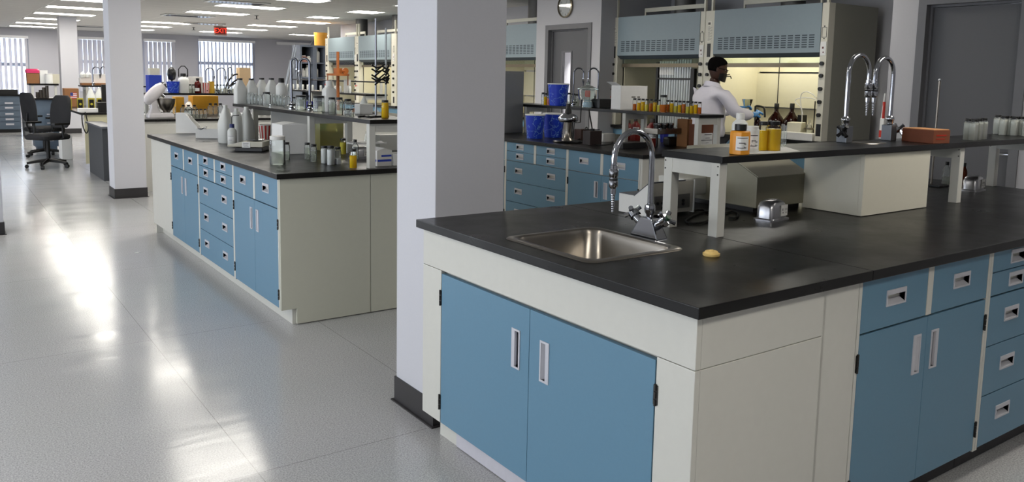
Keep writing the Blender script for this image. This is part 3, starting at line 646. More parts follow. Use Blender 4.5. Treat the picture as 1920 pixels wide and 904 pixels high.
def vessel(name, label, cat, pos, w, h, style='jar', bm_=None, cap=None, liq=None, lvl=.6, sq=0, lab=None, group=None, rotz=0, n=20, d=None, handle=0, mesh_only=False):
    """w, h in metres; liq = liquid material filled up to lvl of the height; lab = (z0, z1, [lines])"""
    t = thing(name, label, cat, pos, rotz, group); r = w/2
    prof, cp = PROF[style]
    if liq in (yellow_l, pale_l, amber_l) and bm_ is None: bm_ = clear('thin_clear_glass', (252, 253, 250), .0, .02)
    o = MB().lathe([(max(a*r, .0002), z*h) for a, z in prof], n=n, sq=sq, caps=False).build('body', bm_ or glass, t, smooth=True)
    if d: o.scale.y = d
    if cp and cap is not None:
        q = MB().lathe([(.0002, cp[0][1]*h)]+[(a*r, z*h) for a, z in cp]+[(.0002, h)], n=n, sq=(sq if style in ('vial',) else 0), caps=False).build('cap', cap, t, smooth=True)
        if d: q.scale.y = d
    if liq:
        lp = []
        for a, z in prof[1:]:
            if z < lvl: lp.append((a*r*.95, z*h+.0015))
            else: break
        lp.append((lp[-1][0] if style != 'erlen' else r*.95*(1-.75*lvl), lvl*h))
        q = MB().lathe([(.0002, .0015)]+lp+[(.0002, lvl*h)], n=n, sq=sq, caps=False).build('liquid', liq, t, smooth=True)
        if d: q.scale.y = d
    if lab:
        z0, z1, lines, fc = lab; rr = r*1.015; m_ = MB(); k0 = 9; pts = []
        a0 = fc - .85; a1 = fc+.85
        ring = [(rr*math.cos(a0+(a1-a0)*i/k0), rr*math.sin(a0+(a1-a0)*i/k0)) for i in range(k0+1)]
        if sq: 
            ring = [(x/((abs(math.cos(math.atan2(y, x)))**(2+sq*6)+abs(math.sin(math.atan2(y, x)))**(2+sq*6))**(1/(2+sq*6))), y/((abs(math.cos(math.atan2(y, x)))**(2+sq*6)+abs(math.sin(math.atan2(y, x)))**(2+sq*6))**(1/(2+sq*6)))) for x, y in ring]
        for i in range(k0):
            m_.face([(ring[i][0], ring[i][1], z0*h), (ring[i+1][0], ring[i+1][1], z0*h), (ring[i+1][0], ring[i+1][1], z1*h), (ring[i][0], ring[i][1], z1*h)])
        for j in range(lines):
            zz = z0+(z1-z0)*(.85-.7*j/max(1, lines-1) if lines > 1 else .5)
            for i in range(1+(j*3) % 2, k0-1-(j*5) % 3):
                p_, q_ = ring[i], ring[i+1]; s_ = 1.006
                m_.face([(p_[0]*s_, p_[1]*s_, zz*h), (q_[0]*s_, q_[1]*s_, zz*h), (q_[0]*s_, q_[1]*s_, (zz+(z1-z0)*.05)*h), (p_[0]*s_, p_[1]*s_, (zz+(z1-z0)*.05)*h)], 1)
        m_.build('label', [paper, inkblack], t)
    if handle:
        m_ = MB(); s_ = handle
        m_.tube([(r*.30*s_, 0, h*.88), (r*.62*s_, 0, h*.87), (r*.92*s_, 0, h*.74), (r*.90*s_, 0, h*.60)], r*.11, 8); m_.build('handle', bm_ or glass, t, smooth=True)
    return t
def seat(p, x0, x1, y0, y1):
    """slide a foot along its line of sight until it stands within the given surface"""
    d = Vector((p.x-CAM.x, p.y-CAM.y, 0))
    for lo, hi, ax in ((x0, x1, 0), (y0, y1, 1)):
        v = p[ax]
        if v < lo: p = p + d*((lo-v)/d[ax])
        elif v > hi: p = p + d*((hi-v)/d[ax])
    return p
ISH = (.635, .935, 3.22, 5.95)
def V(name, label, cat, px, py, wpx, hpx, z, style='jar', **k):
    """vessel whose foot stands at the sight line (px, py) on level z; sizes measured along that line"""
    p = onz(px, py, z); s = mpp(p); p = p + (CF*Vector((1,1,0))).normalized()*wpx*s*.45
    p.z = z + .0006
    if abs(z-1.216) < .001 and px < 745: p = seat(p, *ISH)
    return vessel(name, label, cat, p, wpx*s, hpx*s, style, **k)
FACE = math.atan2(-CF.y, -CF.x)
hdpe = mat('white_hdpe', (226, 226, 222), .45, var=.02)
hdpe_t = mat('milky_polyethylene', (222, 223, 218), .35, var=.02, trans=.08)
orange_l = mat('orange_liquid_bottle', (226, 150, 40), .35, var=.05)
yellow_l = clear('gold_liquid', (255, 214, 0), .05, .6); pale_l = clear('pale_yellow_liquid', (246, 232, 90), .1, .7); amber_l = clear('amber_liquid', (226, 128, 30), .1, .6)
water_l = clear('clear_liquid', (240, 242, 234), .1, .10); powder = mat('white_powder', (236, 236, 236), .8)
amber_g = clear('amber_glass', (120, 52, 22), .16, .45); dark_g = clear('dark_amber_glass', (40, 14, 10), .2, .75)
red_l = mat('red_brown_plastic', (118, 34, 28), .4, var=.08)
SH = 1.216
# ------------------------------------------------------------------ taps
def arch(c, z1, r_, dir_, tube_r, n=14):
    """gooseneck: rises at c to z1, half turn of radius r_ towards dir_"""
    P = [Vector((c[0], c[1], c[2]))]
    P.append(Vector((c[0], c[1], z1)))
    for k in range(1, n+1):
        a = PI*k/n; P.append(Vector((c[0], c[1], z1)) + Vector((dir_[0], dir_[1], 0))*(r_-r_*math.cos(a)) + Vector((0, 0, r_*math.sin(a))))
    return P
def nozzle(parent, x, y, z, s=1.0):
    m_ = MB(); m_.lathe([(.010, .0), (.013, -.002), (.013, -.016), (.017, -.019), (.017, -.040), (.0145, -.043), (.0145, -.050)], (x, y, z), 16)
    m_.lathe([(.0165, -.056), (.0165, -.076), (.013, -.082), (.010, -.085), (.010, -.104)], (x, y, z), 16)
    for k in range(8): r0 = .0075-.0006*k; m_.lathe([(r0, -.104-.0085*k), (r0+.0009, -.106-.0085*k), (r0-.0006, -.1125-.0085*k)], (x, y, z), 12)
    m_.build('nozzle', chrome, parent, smooth=True)
    MB().lathe([(.0150, -.049), (.0150, -.057)], (x, y, z), 16).build('gasket', rubber, parent)
pf = Vector((.570, .752, HZ)); t = thing('gooseneck_faucet', 'chrome gooseneck tap with two cross handles behind the steel sink', 'faucet', pf)
m_ = MB(); m_.rings([[(-.030, -.072, 0), (.026, -.072, 0), (.026, .072, 0), (-.030, .072, 0)], [(-.022, -.030, .072), (.018, -.030, .072), (.018, .030, .072), (-.022, .030, .072)]])
m_.build('base', chrome, t, bevel=.005)
m_ = MB(); m_.lathe([(.0135, .068), (.0135, .082), (.019, .092), (.021, .104), (.019, .118), (.012, .124)], n=18); m_.build('collar', chrome, t, smooth=True)
xs_ = ony(1151, 320, pf.y).x - pf.x; rr = -xs_/2; zt = .298
P = arch((0, 0, .118), zt, rr, (-1, 0), .0105); P.append(P[-1]-Vector((0, 0, .03)))
MB().tube(P, .0108, 14).build('spout', chrome, t, smooth=True)
nozzle(t, xs_, 0, zt-.022)
for s_ in (-1, 1):
    m_ = MB(); m_.tube([(0, s_*.025, .040), (-.002, s_*.075, .068)], [.019, .016], 14); m_.tube([(-.002, s_*.070, .066), (-.002, s_*.088, .080)], [.022, .020], 14)
    c_ = Vector((-.002, s_*.088, .080)); ax = Vector((0, s_*.72, .69)); q1 = Vector((1, 0, 0)); q2 = ax.cross(q1)
    for k in range(4):
        d_ = q1*math.cos(PI/4+k*PI/2) + q2*math.sin(PI/4+k*PI/2); m_.tube([c_, c_+d_*.016, c_+d_*.034+ax*.004], [.008, .0075, .0095], 8)
    o = m_.build('cross_handle', chrome, t, smooth=True)
    MB().tube([c_, c_+ax*.013], .010, 12).build('index_button', mat('green_button', (20, 60, 30), .4) if s_ < 0 else blackp, o)
def block_tap(px, py, tgt, side, label):
    b0 = onz(px, py, SH); b0 = Vector((b0.x, .80 if False else b0.y+.02, SH)); t = thing('gooseneck_faucet', label, 'faucet', b0, 0, 'pair of taps facing each other over the shelf cup')
    MB().box(-.026, .026, -.026, .026, 0, .078).build('base', mat('tap_block_steel', (120, 124, 130), .3, .85), t, bevel=.003)
    m_ = MB(); m_.lathe([(.011, .078), (.017, .082), (.017, .098), (.020, .102), (.020, .112), (.012, .122)], n=16); m_.build('collar', chrome, t, smooth=True)
    xt = ony(tgt, 150, b0.y).x - b0.x; r_ = abs(xt)/2; d_ = (1 if xt > 0 else -1, 0)
    P = arch((0, 0, .118), .325, r_, d_, .010); P.append(P[-1]-Vector((0, 0, .04)))
    MB().tube(P, .0105, 14).build('spout', chrome, t, smooth=True); nozzle(t, xt, 0, .295)
    m_ = MB(); c_ = Vector((side*.045, -.02, .055)); m_.tube([(side*.02, -.008, .045), c_], [.014, .016], 12)
    for k in range(4):
        a = PI/4+k*PI/2; d2 = Vector((0.25*side, math.cos(a), math.sin(a))).normalized(); m_.tube([c_, c_+d2*.018, c_+d2*.034], [.008, .0075, .0095], 8)
    m_.build('cross_handle', blackm if side < 0 else chrome, t, smooth=True)
block_tap(1590, 268, 1629, -1, 'left of two facing gooseneck taps on the long shelf, with dark handle')
block_tap(1673, 264, 1641, 1, 'right of two facing gooseneck taps on the long shelf, beside the orange box')
pc = onz(1628, 268, SH); t = thing('cup_sink', 'small steel cup drain let into the shelf between two taps', 'cup sink', (pc.x, pc.y, SH))
R = []
for r_, z in ((.085, .0005), (.083, .003), (.062, .004), (.058, .0015), (.02, .001), (.001, .001)): R.append([(r_*1.25*math.cos(2*PI*k/28), r_*.8*math.sin(2*PI*k/28), z) for k in range(28)])
MB().rings(R, caps=False).build('rim', steel, t, smooth=True)
# ------------------------------------------------------------------ instruments under the long shelf
a_, b_, c_ = onz(1150, 399, HZ), onz(1217, 410, HZ), onz(1300, 400, HZ)
t = thing('benchtop_instrument', 'white wedge shaped bench instrument with dark keypad beside the gooseneck tap', 'instrument', (b_.x, b_.y, HZ))
L_ = (a_-b_).length; W_ = (c_-b_).x
L_ = a_.y-b_.y
m_ = MB(); pr_ = [(0, .006), (L_, .006), (L_, .085), (L_*.52, .085), (0, .150)]; m_.prism([(p[0], p[1]) for p in pr_], 'x', 0, .006)
m_.build('side_panel', whitep, t); MB().prism([(p[0], p[1]) for p in pr_], 'x', W_-.006, W_).build('side_panel', whitep, t)
bodyg = mat('instrument_beige', (176, 172, 160), .5)
m_ = MB(); m_.prism([(.004, .012), (L_-.004, .012), (L_-.004, .081), (L_*.52, .081), (.004, .146)], 'x', .006, W_-.006); m_.build('housing', bodyg, t)
m_ = MB(); m_.box(.03, W_-.03, .0005, .0035, .03, .09); m_.build('rear_plate', mat('rear_plate_grey', (96, 94, 90), .5), t)
m_ = MB()
for k, (u, z) in enumerate(((.045, .060), (.075, .060), (.075, .038), (.20, .062), (.20, .048))): m_.tube([(u, .001, z), (u, -.004, z)], .007, 10)
m_.build('socket', blackp, t)
m_ = MB(); m_.prism([(L_*.50, .0865), (L_*.50+.0, .083), (.005, .148), (.005, .1515)], 'x', -.002, W_*.8); m_.box(-.001, W_*.8, L_*.52, L_-.002, .0855, .088); m_.build('keypad', mat('keypad_grey', (88, 92, 100), .4), t)
# beige small box on a black foot behind the leg
p = onz(1328, 392, HZ); s_ = mpp(p); p.y += .10
t = thing('small_instrument', 'small beige instrument on a black foot half behind the front shelf leg', 'instrument', (p.x, p.y, HZ))
m_ = MB(); m_.box(-.06, .10, 0, .16, .05, .13); m_.build('housing', cream, t, bevel=.006)
m_ = MB(); m_.lathe([(.05, 0), (.05, .012), (.018, .02), (.018, .052)], (.02, .08, 0), 16); m_.build('foot', blackp, t, smooth=True)
# slanted metal hood box
brd = mat('beige_metal_lid', (178, 174, 156), .36, .35, var=.04)
g0 = onz(1417, 391, HZ+.022); gx = ony(1514, 365, g0.y).x
t = thing('slant_top_instrument', 'large beige instrument with a slanted metal lid under the long shelf', 'instrument', (g0.x, g0.y, HZ))
gw = gx-g0.x+.0; 
zf = onx(1417, 333, g0.x).z - HZ
yb_ = onx(1376, 305, g0.x); zb_ = .268
gd = max(.22, yb_.y-g0.y)
print('slant', g0, gw, zf, yb_, gd)
MB().prism([(0, .022), (.42, .022), (.42, zb_), (gd, zb_), (0, zf)], 'x', 0, gw).build('housing', mat('slate_beige_enamel', (138, 134, 116), .42, .1, var=.04), t, bevel=.004)
MB().prism([(-.002, zf+.0005), (-.002, zf+.003), (gd, zb_+.003), (gd, zb_+.0005)], 'x', .003, gw-.003).build('lid', brd, t)
MB().box(.02, gw-.02, .03, .40, 0, .022).build('foot_frame', blackp, t)
m_ = MB()
for k in range(7): m_.prism([(.04, zf+.004+.0), (.05, zf+.008), (gd*.8, zf+(zb_-zf)*.8+.0025), (gd*.8, zf+(zb_-zf)*.8+.0005)], 'x', .05+k*.04, .052+k*.04)
m_.build('lid_groove', steel, t)
# cream enclosure
p = onz(1614, 407, HZ); 
t = thing('cream_enclosure', 'cream box enclosure reaching from the worktop to the long shelf', 'enclosure', (1.714, .609, HZ))
m_ = MB(); m_.box(0, .545, 0, .02, .002, .274); m_.box(0, .018, .02, .30, .002, .274); m_.box(.527, .545, .02, .30, .002, .274); m_.box(.018, .527, .28, .30, .002, .274)
m_.build('body', mat('enclosure_cream', (220, 216, 200), .45, var=.02), t, bevel=.002)
def pedestal(px, py, label, face_right=False):
    p = onz(px, py, HZ); t = thing('outlet_pedestal', label, 'outlet', (p.x, p.y+.0, HZ), .15)
    al = mat('cast_aluminium', (176, 176, 180), .28, .9, var=.08)
    def ring(w, d, z, r): return rrect(-w/2, w/2, -d/2, d/2, r, z, 5)
    m_ = MB(); m_.rings([ring(.150, .098, 0, .02), ring(.150, .098, .006, .02), ring(.132, .080, .010, .02), ring(.128, .078, .055, .02), ring(.112, .070, .074, .024), ring(.07, .05, .083, .022)])
    m_.build('housing', al, t, smooth=True, angle=50)
    m_ = MB(); x0_ = .0 if not face_right else -.01
    m_.box(x0_, x0_+.052, -.0445, -.040, .018, .064)
    for cx in (.013, .039):
        m_.box(x0_+cx-.006, x0_+cx-.004, -.0452, -.0445, .040, .050, 1); m_.box(x0_+cx+.004, x0_+cx+.006, -.0452, -.0445, .040, .050, 1); m_.tube([(x0_+cx, -.0445, .032), (x0_+cx, -.0452, .032)], .003, 8, 1)
    m_.build('outlet_plate', [whitep, inkblack], t)
pedestal(1446, 411, 'metal outlet pedestal on the worktop under the slanted instrument')
pedestal(1824, 357, 'metal outlet pedestal beyond the middle shelf post at right')
# cork lid
p = onz(1338, 481, HZ); p.y += .01; t = thing('bottle_stopper', 'small yellow cork stopper lying on the black worktop', 'stopper', p)
ck = mat('cork_yellow', (222, 190, 118), .7, var=.1, scale=60)
MB().lathe([(.0002, .0005), (.026, .0005), (.028, .003), (.028, .010), (.0002, .010)], n=28, caps=False).build('disc', ck, t, smooth=True)
MB().lathe([(.0002, .010), (.024, .010), (.020, .017), (.008, .018), (.006, .021), (.0002, .021)], n=20, caps=False).build('knob', ck, t, smooth=True)
# cables
def cable(label, pts, r=.0045, name='power_cable', mt=rubber, cat='cable', z=None):
    m_ = MB(); P = [Vector(p) for p in pts]; Q = []
    for i in range(len(P)-1):
        p0, p1, p2, p3 = P[max(i-1, 0)], P[i], P[i+1], P[min(i+2, len(P)-1)]
        for k in range(8):
            u = k/8; Q.append(.5*((2*p1)+(p2-p0)*u+(2*p0-5*p1+4*p2-p3)*u*u+(3*p1-p0-3*p2+p3)*u**3))
    Q.append(P[-1]); m_.tube(Q, r, 8)
    return tag(m_.build(name, mt, smooth=True), label, cat)
q = lambda a, b, z=HZ+.006: onz(a, b, z)
cable('black power cable looped on the worktop between the front shelf legs', [q(1297, 395), q(1320, 394), q(1338, 404), q(1322, 416), q(1296, 419), q(1286, 413), q(1300, 404), q(1318, 398), q(1345, 396)])
cable('black cable lying behind the front shelf leg beside the slanted instrument', [q(1360, 400), q(1372, 396), q(1384, 400), q(1380, 408), q(1366, 408)])
# ------------------------------------------------------------------ on the long shelf
m_ = MB(); pa = [onz(1402, 289, SH), onz(1438, 289, SH), onz(1500, 284, SH), onz(1474, 276, SH), onz(1425, 277, SH)]
m_.prism([(v.x, max(v.y, .604)) for v in pa], 'z', SH+.0003, SH+.0012); tag(m_.build('paper_sheet', paper), 'white paper sheet under the gold liquid bottles on the shelf', 'paper')
LF = FACE+.1
V('bottle', 'white plastic bottle with white cap behind the orange bottle', 'bottle', 1389, 279, 30, 66, SH, 'hdpe', bm_=hdpe, cap=whitep, group='bottles on the long shelf')
V('bottle', 'orange liquid bottle with black cap and printed white label', 'bottle', 1390, 291, 31, 50, SH, 'wide', bm_=orange_l, cap=None, sq=.35, lab=(.17, .70, 3, LF), group='bottles on the long shelf')
p = onz(1390, 291, SH); s_ = mpp(p); o = [x for x in COL.objects if x.name.startswith('bottle') and x.get('label', '').startswith('orange liquid')][0]
MB().lathe([(.0002, 45*s_), (9.5*s_, 45*s_), (11*s_, 46*s_), (11*s_, 57*s_), (.0002, 58*s_)], n=24, caps=False).build('cap', blackp, o, smooth=True)
o['label'] = 'orange liquid bottle with black cap, leftmost on the long shelf front'
V('bottle', 'pale yellow plastic bottle with white cap right of the orange bottle', 'bottle', 1412, 287, 22, 50, SH, 'wide', bm_=hdpe_t, cap=whitep, liq=None, sq=.2, lab=(.16, .72, 3, LF), group='bottles on the long shelf')
V('bottle', 'gold liquid bottle with black cap, narrower of the two', 'bottle', 1431, 283.5, 17, 55, SH, 'jar', liq=yellow_l, lvl=.70, cap=blackp, sq=.15, group='gold liquid bottles')
V('bottle', 'gold liquid bottle with black cap, wider one holding a yellow lump', 'bottle', 1452, 284, 26, 56, SH, 'jar', liq=yellow_l, lvl=.74, cap=blackp, sq=.15, group='gold liquid bottles')
V('test_tube', 'clear glass tube standing right of the gold bottles', 'glass tube', 1467, 277, 6, 44, SH, 'beaker'); V('test_tube', 'rightmost thin clear glass tube beside the gold bottles', 'glass tube', 1472, 274, 5, 38, SH, 'beaker')
# brown box
obx = mat('orange_brown_card', (118, 64, 40), .7, var=.12)
p0 = onz(1751, 270, SH); pl_ = onz(1690, 264.5, SH); 
if p0.y < .612: p0 = p0+Vector((0, .612-p0.y, 0))
ax = Vector((pl_.x-p0.x, pl_.y-p0.y)); Lb = min(.27, ax.length)
t = thing('carton', 'long orange brown carton lying on the shelf right of the taps', 'box', (p0.x, p0.y, SH), math.atan2(ax.y, ax.x)-PI/2)
m_ = MB(); m_.box(0, .115, 0, Lb, .0005, .064); m_.build('body', obx, t, bevel=.002)
m_ = MB(); m_.box(.004, .111, .004, Lb-.004, .064, .067); m_.build('torn_lid', mat('carton_inside', (206, 150, 100), .8), t)
m_ = MB(); m_.box(.02, .09, -.001, 0, .036, .042); m_.box(.02, .08, -.001, 0, .020, .024); m_.build('printing', mat('red_print', (170, 40, 20), .6), t)
# ring stand behind the shelf
p = onz(1746, 348, HZ); t = thing('ring_stand', 'thin metal rod stand rising behind the shelf beside the carton', 'stand', p)
m_ = MB(); m_.cbox(0, 0, .12, .16, 0, .012); m_.build('base', blackm, t, bevel=.003); zt = onx(1757, 150, p.x).z-HZ
m_ = MB(); m_.tube([(0, 0, .012), (0, 0, zt)], .006, 10); m_.build('rod', steel, t, smooth=True)
m_ = MB(); m_.lathe([(.0065, zt-.006), (.009, zt-.003), (.008, zt+.006), (.001, zt+.009)], n=12); m_.build('tip', chrome, t, smooth=True)
for k, (a, b) in enumerate(((1817, 263), (1827, 264), (1836, 263), (1845, 262))):
    V('sample_bottle', ['milky sample bottle with black cap, leftmost of four at right', 'second milky sample bottle of the four at right', 'third milky sample bottle of the four at right', 'milky sample bottle, rightmost of the four at right'][k], 'bottle', a, b, 13.5, 40, SH, 'jar', liq=mat('milky_liquid', (226, 224, 210), .5), lvl=.8, cap=blackp, sq=.4, group='four sample bottles on the long shelf')
for k, (a, b) in enumerate(((1872, 252), (1883, 254), (1893, 254), (1904, 255), (1915, 255), (1926, 256))):
    V('sample_bottle', ['milky bottle at left end of the row near the right picture edge', 'second milky bottle in the row near the right picture edge', 'third milky bottle in the row near the right picture edge', 'fourth milky bottle in the row near the right picture edge', 'milky bottle touching the right picture edge', 'milky bottle just cut off by the right picture edge'][k], 'bottle', a, b, 12.5, 36, SH, 'jar', liq=mat('milky_liquid', (226, 224, 210), .5), lvl=.8, cap=blackp, sq=.3, group='row of sample bottles at the right end')
V('bottle', 'small clear bottle with black cap on the worktop behind the middle post', 'bottle', 1776, 349, 14, 45, HZ, 'boston', liq=water_l, lvl=.4, cap=blackp)
V('bottle', 'amber bottle with black cap behind the right outlet pedestal', 'bottle', 1808, 354, 12, 48, HZ, 'boston', bm_=amber_g, cap=blackp)
# ================================================================== LEFT ISLAND
def boxthing(name, label, cat, px, py, w, d, h, z, mt, rot=0, bevel=.002, extra=None, group=None):
    p = onz(px, py, z); t = thing(name, label, cat, (p.x, p.y, z+.0005), rot, group)
    MB().box(0, w, 0, d, 0, h).build('body', mt, t, bevel=bevel); return t
# white magazine file
p = onz(330, 249, HZ); s_ = mpp(p)
t = thing('magazine_file', 'white open magazine file standing on the island far end', 'file holder', (p.x, p.y, HZ+.0005), -.62)
m_ = MB(); hgt = 37*s_; wd = 18*s_; ln = 40*s_
o_ = [(0, 0), (ln, 0), (ln, hgt*.32), (ln*.42, hgt), (0, hgt)]
for x_ in (0, wd-.003): m_.prism([(q_[0], q_[1]) for q_ in o_], 'y', x_, x_+.003)
m_.box(0, .003, .003, wd-.003, 0, hgt); m_.box(.003, ln-.003, .003, wd-.003, 0, .003); m_.box(ln-.003, ln, .003, wd-.003, .003, hgt*.32)
m_.build('body', paper, t)
m_ = MB(); m_.box(.006, ln*.8, .008, wd-.01, .003, hgt*.30); m_.prism([(.006, hgt*.30), (ln*.78, hgt*.30), (ln*.40, hgt*.93), (.006, hgt*.93)], 'y', .012, wd-.02); m_.build('papers', paper, t)
# white tray
p = onz(367, 259, HZ); s_ = mpp(p); t = thing('tray', 'low white card tray beside the magazine file', 'tray', (p.x, p.y, HZ+.0005), -.5)
w_, d_, h_ = 52*s_, 12*s_, 17*s_
m_ = MB(); m_.box(0, w_, 0, .003, 0, h_); m_.box(0, w_, d_-.003, d_, 0, h_); m_.box(0, .003, .003, d_-.003, 0, h_); m_.box(w_-.003, w_, .003, d_-.003, 0, h_); m_.box(.003, w_-.003, .003, d_-.003, 0, h_*.75); m_.build('body', paper, t)
t2 = thing('weighing_bowl', 'small steel weighing bowl resting on the white tray', 'bowl', t.location+Vector((.055, .01, h_*.76)))
MB().lathe([(.012, 0), (.03, .004), (.045, .022), (.042, .022), (.028, .007), (.001, .005)], n=20, caps=False).build('bowl', chrome, t2, smooth=True); MB().tube([(0, .0, .02), (.045, 0, .035)], .004, 8).build('spout', chrome, t2, smooth=True)
for k, (a, b, w_, h_, lb) in enumerate(((420, 263, 24, 70, 'clear plastic jug, leftmost of three on the left island'), (440, 259, 24, 62, 'clear plastic jug in the middle of three on the left island'), (459, 260, 24, 65, 'clear plastic jug, rightmost of three, behind the wash bottle'))):
    V('plastic_jug', lb, 'jug', a, b, w_, h_, HZ, 'jug', bm_=hdpe_t, cap=None, sq=.25, handle=1, group='three plastic jugs', rotz=.5)
    pj = [x for x in COL.objects if x.get('label') == lb][0]; pj.location = seat(Vector(pj.location), .1, (.38, .46, .54)[k], 3.2, 6.5)
o = V('wash_bottle', 'wash bottle with blue cap and black bent tube', 'bottle', 433, 275, 17, 42, HZ, 'hdpe', bm_=hdpe_t, cap=mat('navy_cap', (36, 46, 104), .4), lab=(.25, .5, 2, FACE))
s_ = mpp(o.location); MB().tube([(0, 0, 40*s_), (0, 0, 54*s_), (2*s_, 0, 57*s_), (12*s_, -5*s_, 58*s_)], .0035, 8).build('bent_tube', blackp, o, smooth=True)
# balance
p = onz(436, 285, HZ); s_ = mpp(onz(470, 285, HZ)); t = thing('balance', 'beige laboratory balance with round pan near the big glass jar', 'scale', onz(468, 283, HZ)+Vector((0, 0, .0005)), -.62)
w_ = 66*s_; m_ = MB(); m_.cbox(.01, .03, w_*.78, .17, 0, .028); m_.build('foot_block', blackp, t, bevel=.004)
m_ = MB(); m_.prism([(-w_*.54, .034), (w_*.46, .034), (w_*.46, .072), (-w_*.12, .072), (-w_*.54, .046)], 'y', -.075, .13); m_.build('housing', mat('balance_beige', (196, 192, 176), .45), t, bevel=.004)
MB().lathe([(.001, .078), (.062, .078), (.066, .081), (.066, .084), (.001, .084)], (w_*.14, .03, 0), 28, caps=False).build('pan', chrome, t, smooth=True)
MB().lathe([(.02, .071), (.02, .079)], (w_*.14, .03, 0), 12).build('pan_support', blackp, t)
m_ = MB(); m_.prism([(-w_*.46, .0505), (-w_*.16, .0695), (-w_*.16, .071), (-w_*.46, .052)], 'y', -.04, .09); m_.build('display', mat('balance_display', (120, 122, 116), .3), t)
m_ = MB(); m_.box(-.03, .03, -.0775, -.0755, .030, .070); m_.box(-.022, .018, -.078, -.0775, .058, .061, 1); m_.box(-.022, .012, -.078, -.0775, .048, .050, 1); m_.box(-.018, .018, -.078, -.0775, .038, .040, 1); m_.build('sticker', [paper, inkblack], t)
st_red = None
def striped(name, label, px, py, wpx, hpx, z, lidcol=None, cat='tub', n=12):
    p = onz(px, py, z); s_ = mpp(p); r = wpx*s_/2; h = hpx*s_; p = p+(CF*Vector((1,1,0))).normalized()*r; p.z = z+.0006
    if abs(z-1.216) < .001: p = seat(p, *ISH)
    t = thing(name, label, cat, p)
    m_ = MB(); N_ = 2*n
    for k in range(N_):
        a0, a1 = 2*PI*k/N_, 2*PI*(k+1)/N_; 
        for (f0, f1, z0, z1) in ((.80, 1.0, 0, h),):
            m_.face([(r*f0*math.cos(a0), r*f0*math.sin(a0), z0), (r*f0*math.cos(a1), r*f0*math.sin(a1), z0), (r*f1*math.cos(a1), r*f1*math.sin(a1), z1), (r*f1*math.cos(a0), r*f1*math.sin(a0), z1)], k % 2)
    m_.build('cup', [mat('stripe_red', (196, 58, 50), .5), mat('stripe_white', (232, 226, 220), .5)], t)
    MB().lathe([(r*.96, h*.97), (r*1.05, h*.97), (r*1.05, h*1.02), (r*.96, h*1.02), (r*.94, h*.9)], n=24, caps=False).build('rolled_rim', whitep, t, smooth=True)
    MB().lathe([(.001, .004), (r*.80, .004)], n=24, caps=False).build('base_disc', whitep, t)
    return t
striped('striped_tub', 'red and white striped paper tub behind the balance', 495, 262, 28, 27, HZ)
V('bottle', 'small clear bottle left of the striped tub', 'bottle', 474, 262, 12, 28, HZ, 'boston', cap=None, liq=water_l, lvl=.4)
V('glass_jar', 'large glass jar with white lid standing at the island front', 'jar', 517, 310, 29, 54, HZ, 'wide', cap=whitep, liq=water_l, lvl=.46)
V('bottle', 'clear bottle with black cap just right of the large jar', 'bottle', 536, 301, 12, 34, HZ, 'jar', cap=blackp, liq=water_l, lvl=.5)
# white carton and board behind
p = onz(542, 291, HZ); s_ = mpp(p); t = thing('white_carton', 'large plain white carton standing under the island shelf', 'box', (ony(530, 289, 4.28).x, 4.28, HZ+.0005), 0)
w_ = 50*s_; h_ = 56*s_; m_ = MB(); m_.box(0, w_, 0, .22, 0, h_); m_.build('body', paper, t, bevel=.002)
m_ = MB(); m_.prism([(0, h_), (w_, h_), (w_*.55, h_+.012), (w_*.45, h_+.012)], 'y', .01, .21); m_.build('flap', paper, t)
boxthing('white_board', 'tall plain white panel leaning behind the white carton', 'panel', 509, 268, .32, .012, .27, HZ, whitep, -.1)
for (a, b, w_, h_, lb, st, kw) in (
  (575, 299, 11, 31, 'clear bottle with black cap, left of the two by the shelf post', 'jar', dict(liq=water_l, lvl=.7)),
  (587, 304, 12, 33, 'clear bottle with black cap, right of the two by the shelf post', 'jar', dict(liq=water_l, lvl=.6)),
  (607, 307, 13, 33, 'white powder bottle with black cap, leftmost of three', 'jar', dict(liq=powder, lvl=.84)),
  (619, 310, 14, 36, 'white powder bottle with black cap, middle and nearest of three', 'jar', dict(liq=powder, lvl=.80)),
  (632, 309, 13, 33, 'bottle a quarter full of white powder, rightmost of three', 'jar', dict(liq=powder, lvl=.35)),
  (642, 290, 12, 30, 'pale yellow bottle with black cap behind the powder bottles', 'jar', dict(liq=pale_l, lvl=.75)),
  (665, 300, 13, 38, 'clear boston bottle with black cap behind the gold bottle', 'boston', dict(liq=water_l, lvl=.3)),
  (661, 316, 14, 36, 'gold liquid bottle with black cap near the island front shelf leg', 'jar', dict(liq=yellow_l, lvl=.66))):
    V('sample_bottle', lb, 'bottle', a, b, w_, h_, HZ, st, cap=blackp, group='bottles on the left island worktop', **kw)
p = onz(602, 284, HZ); s_ = mpp(p); t = thing('olive_container', 'olive yellow translucent container under the island shelf', 'container', (p.x, p.y+.02, HZ+.0005), -.1)
m_ = MB(); m_.box(0, 46*s_, 0, .18, 0, 52*s_); m_.build('body', clear('olive_plastic', (214, 212, 160), .1, .40), t, bevel=.006)
MB().box(.006, 46*s_-.006, .006, .174, .004, 36*s_).build('liquid', clear('olive_liquid', (222, 216, 90), .1, .6), t)
p = onz(690, 309, HZ)
t = thing('tissue_box', 'white and blue box right of the front shelf leg', 'box', onz(707, 312, HZ)+Vector((0, 0, .0005)), 0)
s_ = mpp(t.location); w_, h_ = 31*s_, 29*s_; m_ = MB(); m_.box(0, w_, 0, .14, 0, h_); m_.box(.004, w_-.004, -.0008, 0, h_*.28, h_*.42, 1); m_.box(.03, w_-.004, -.0008, 0, h_*.60, h_*.72, 1); m_.box(-.0008, 0, .01, .13, h_*.28, h_*.42, 1)
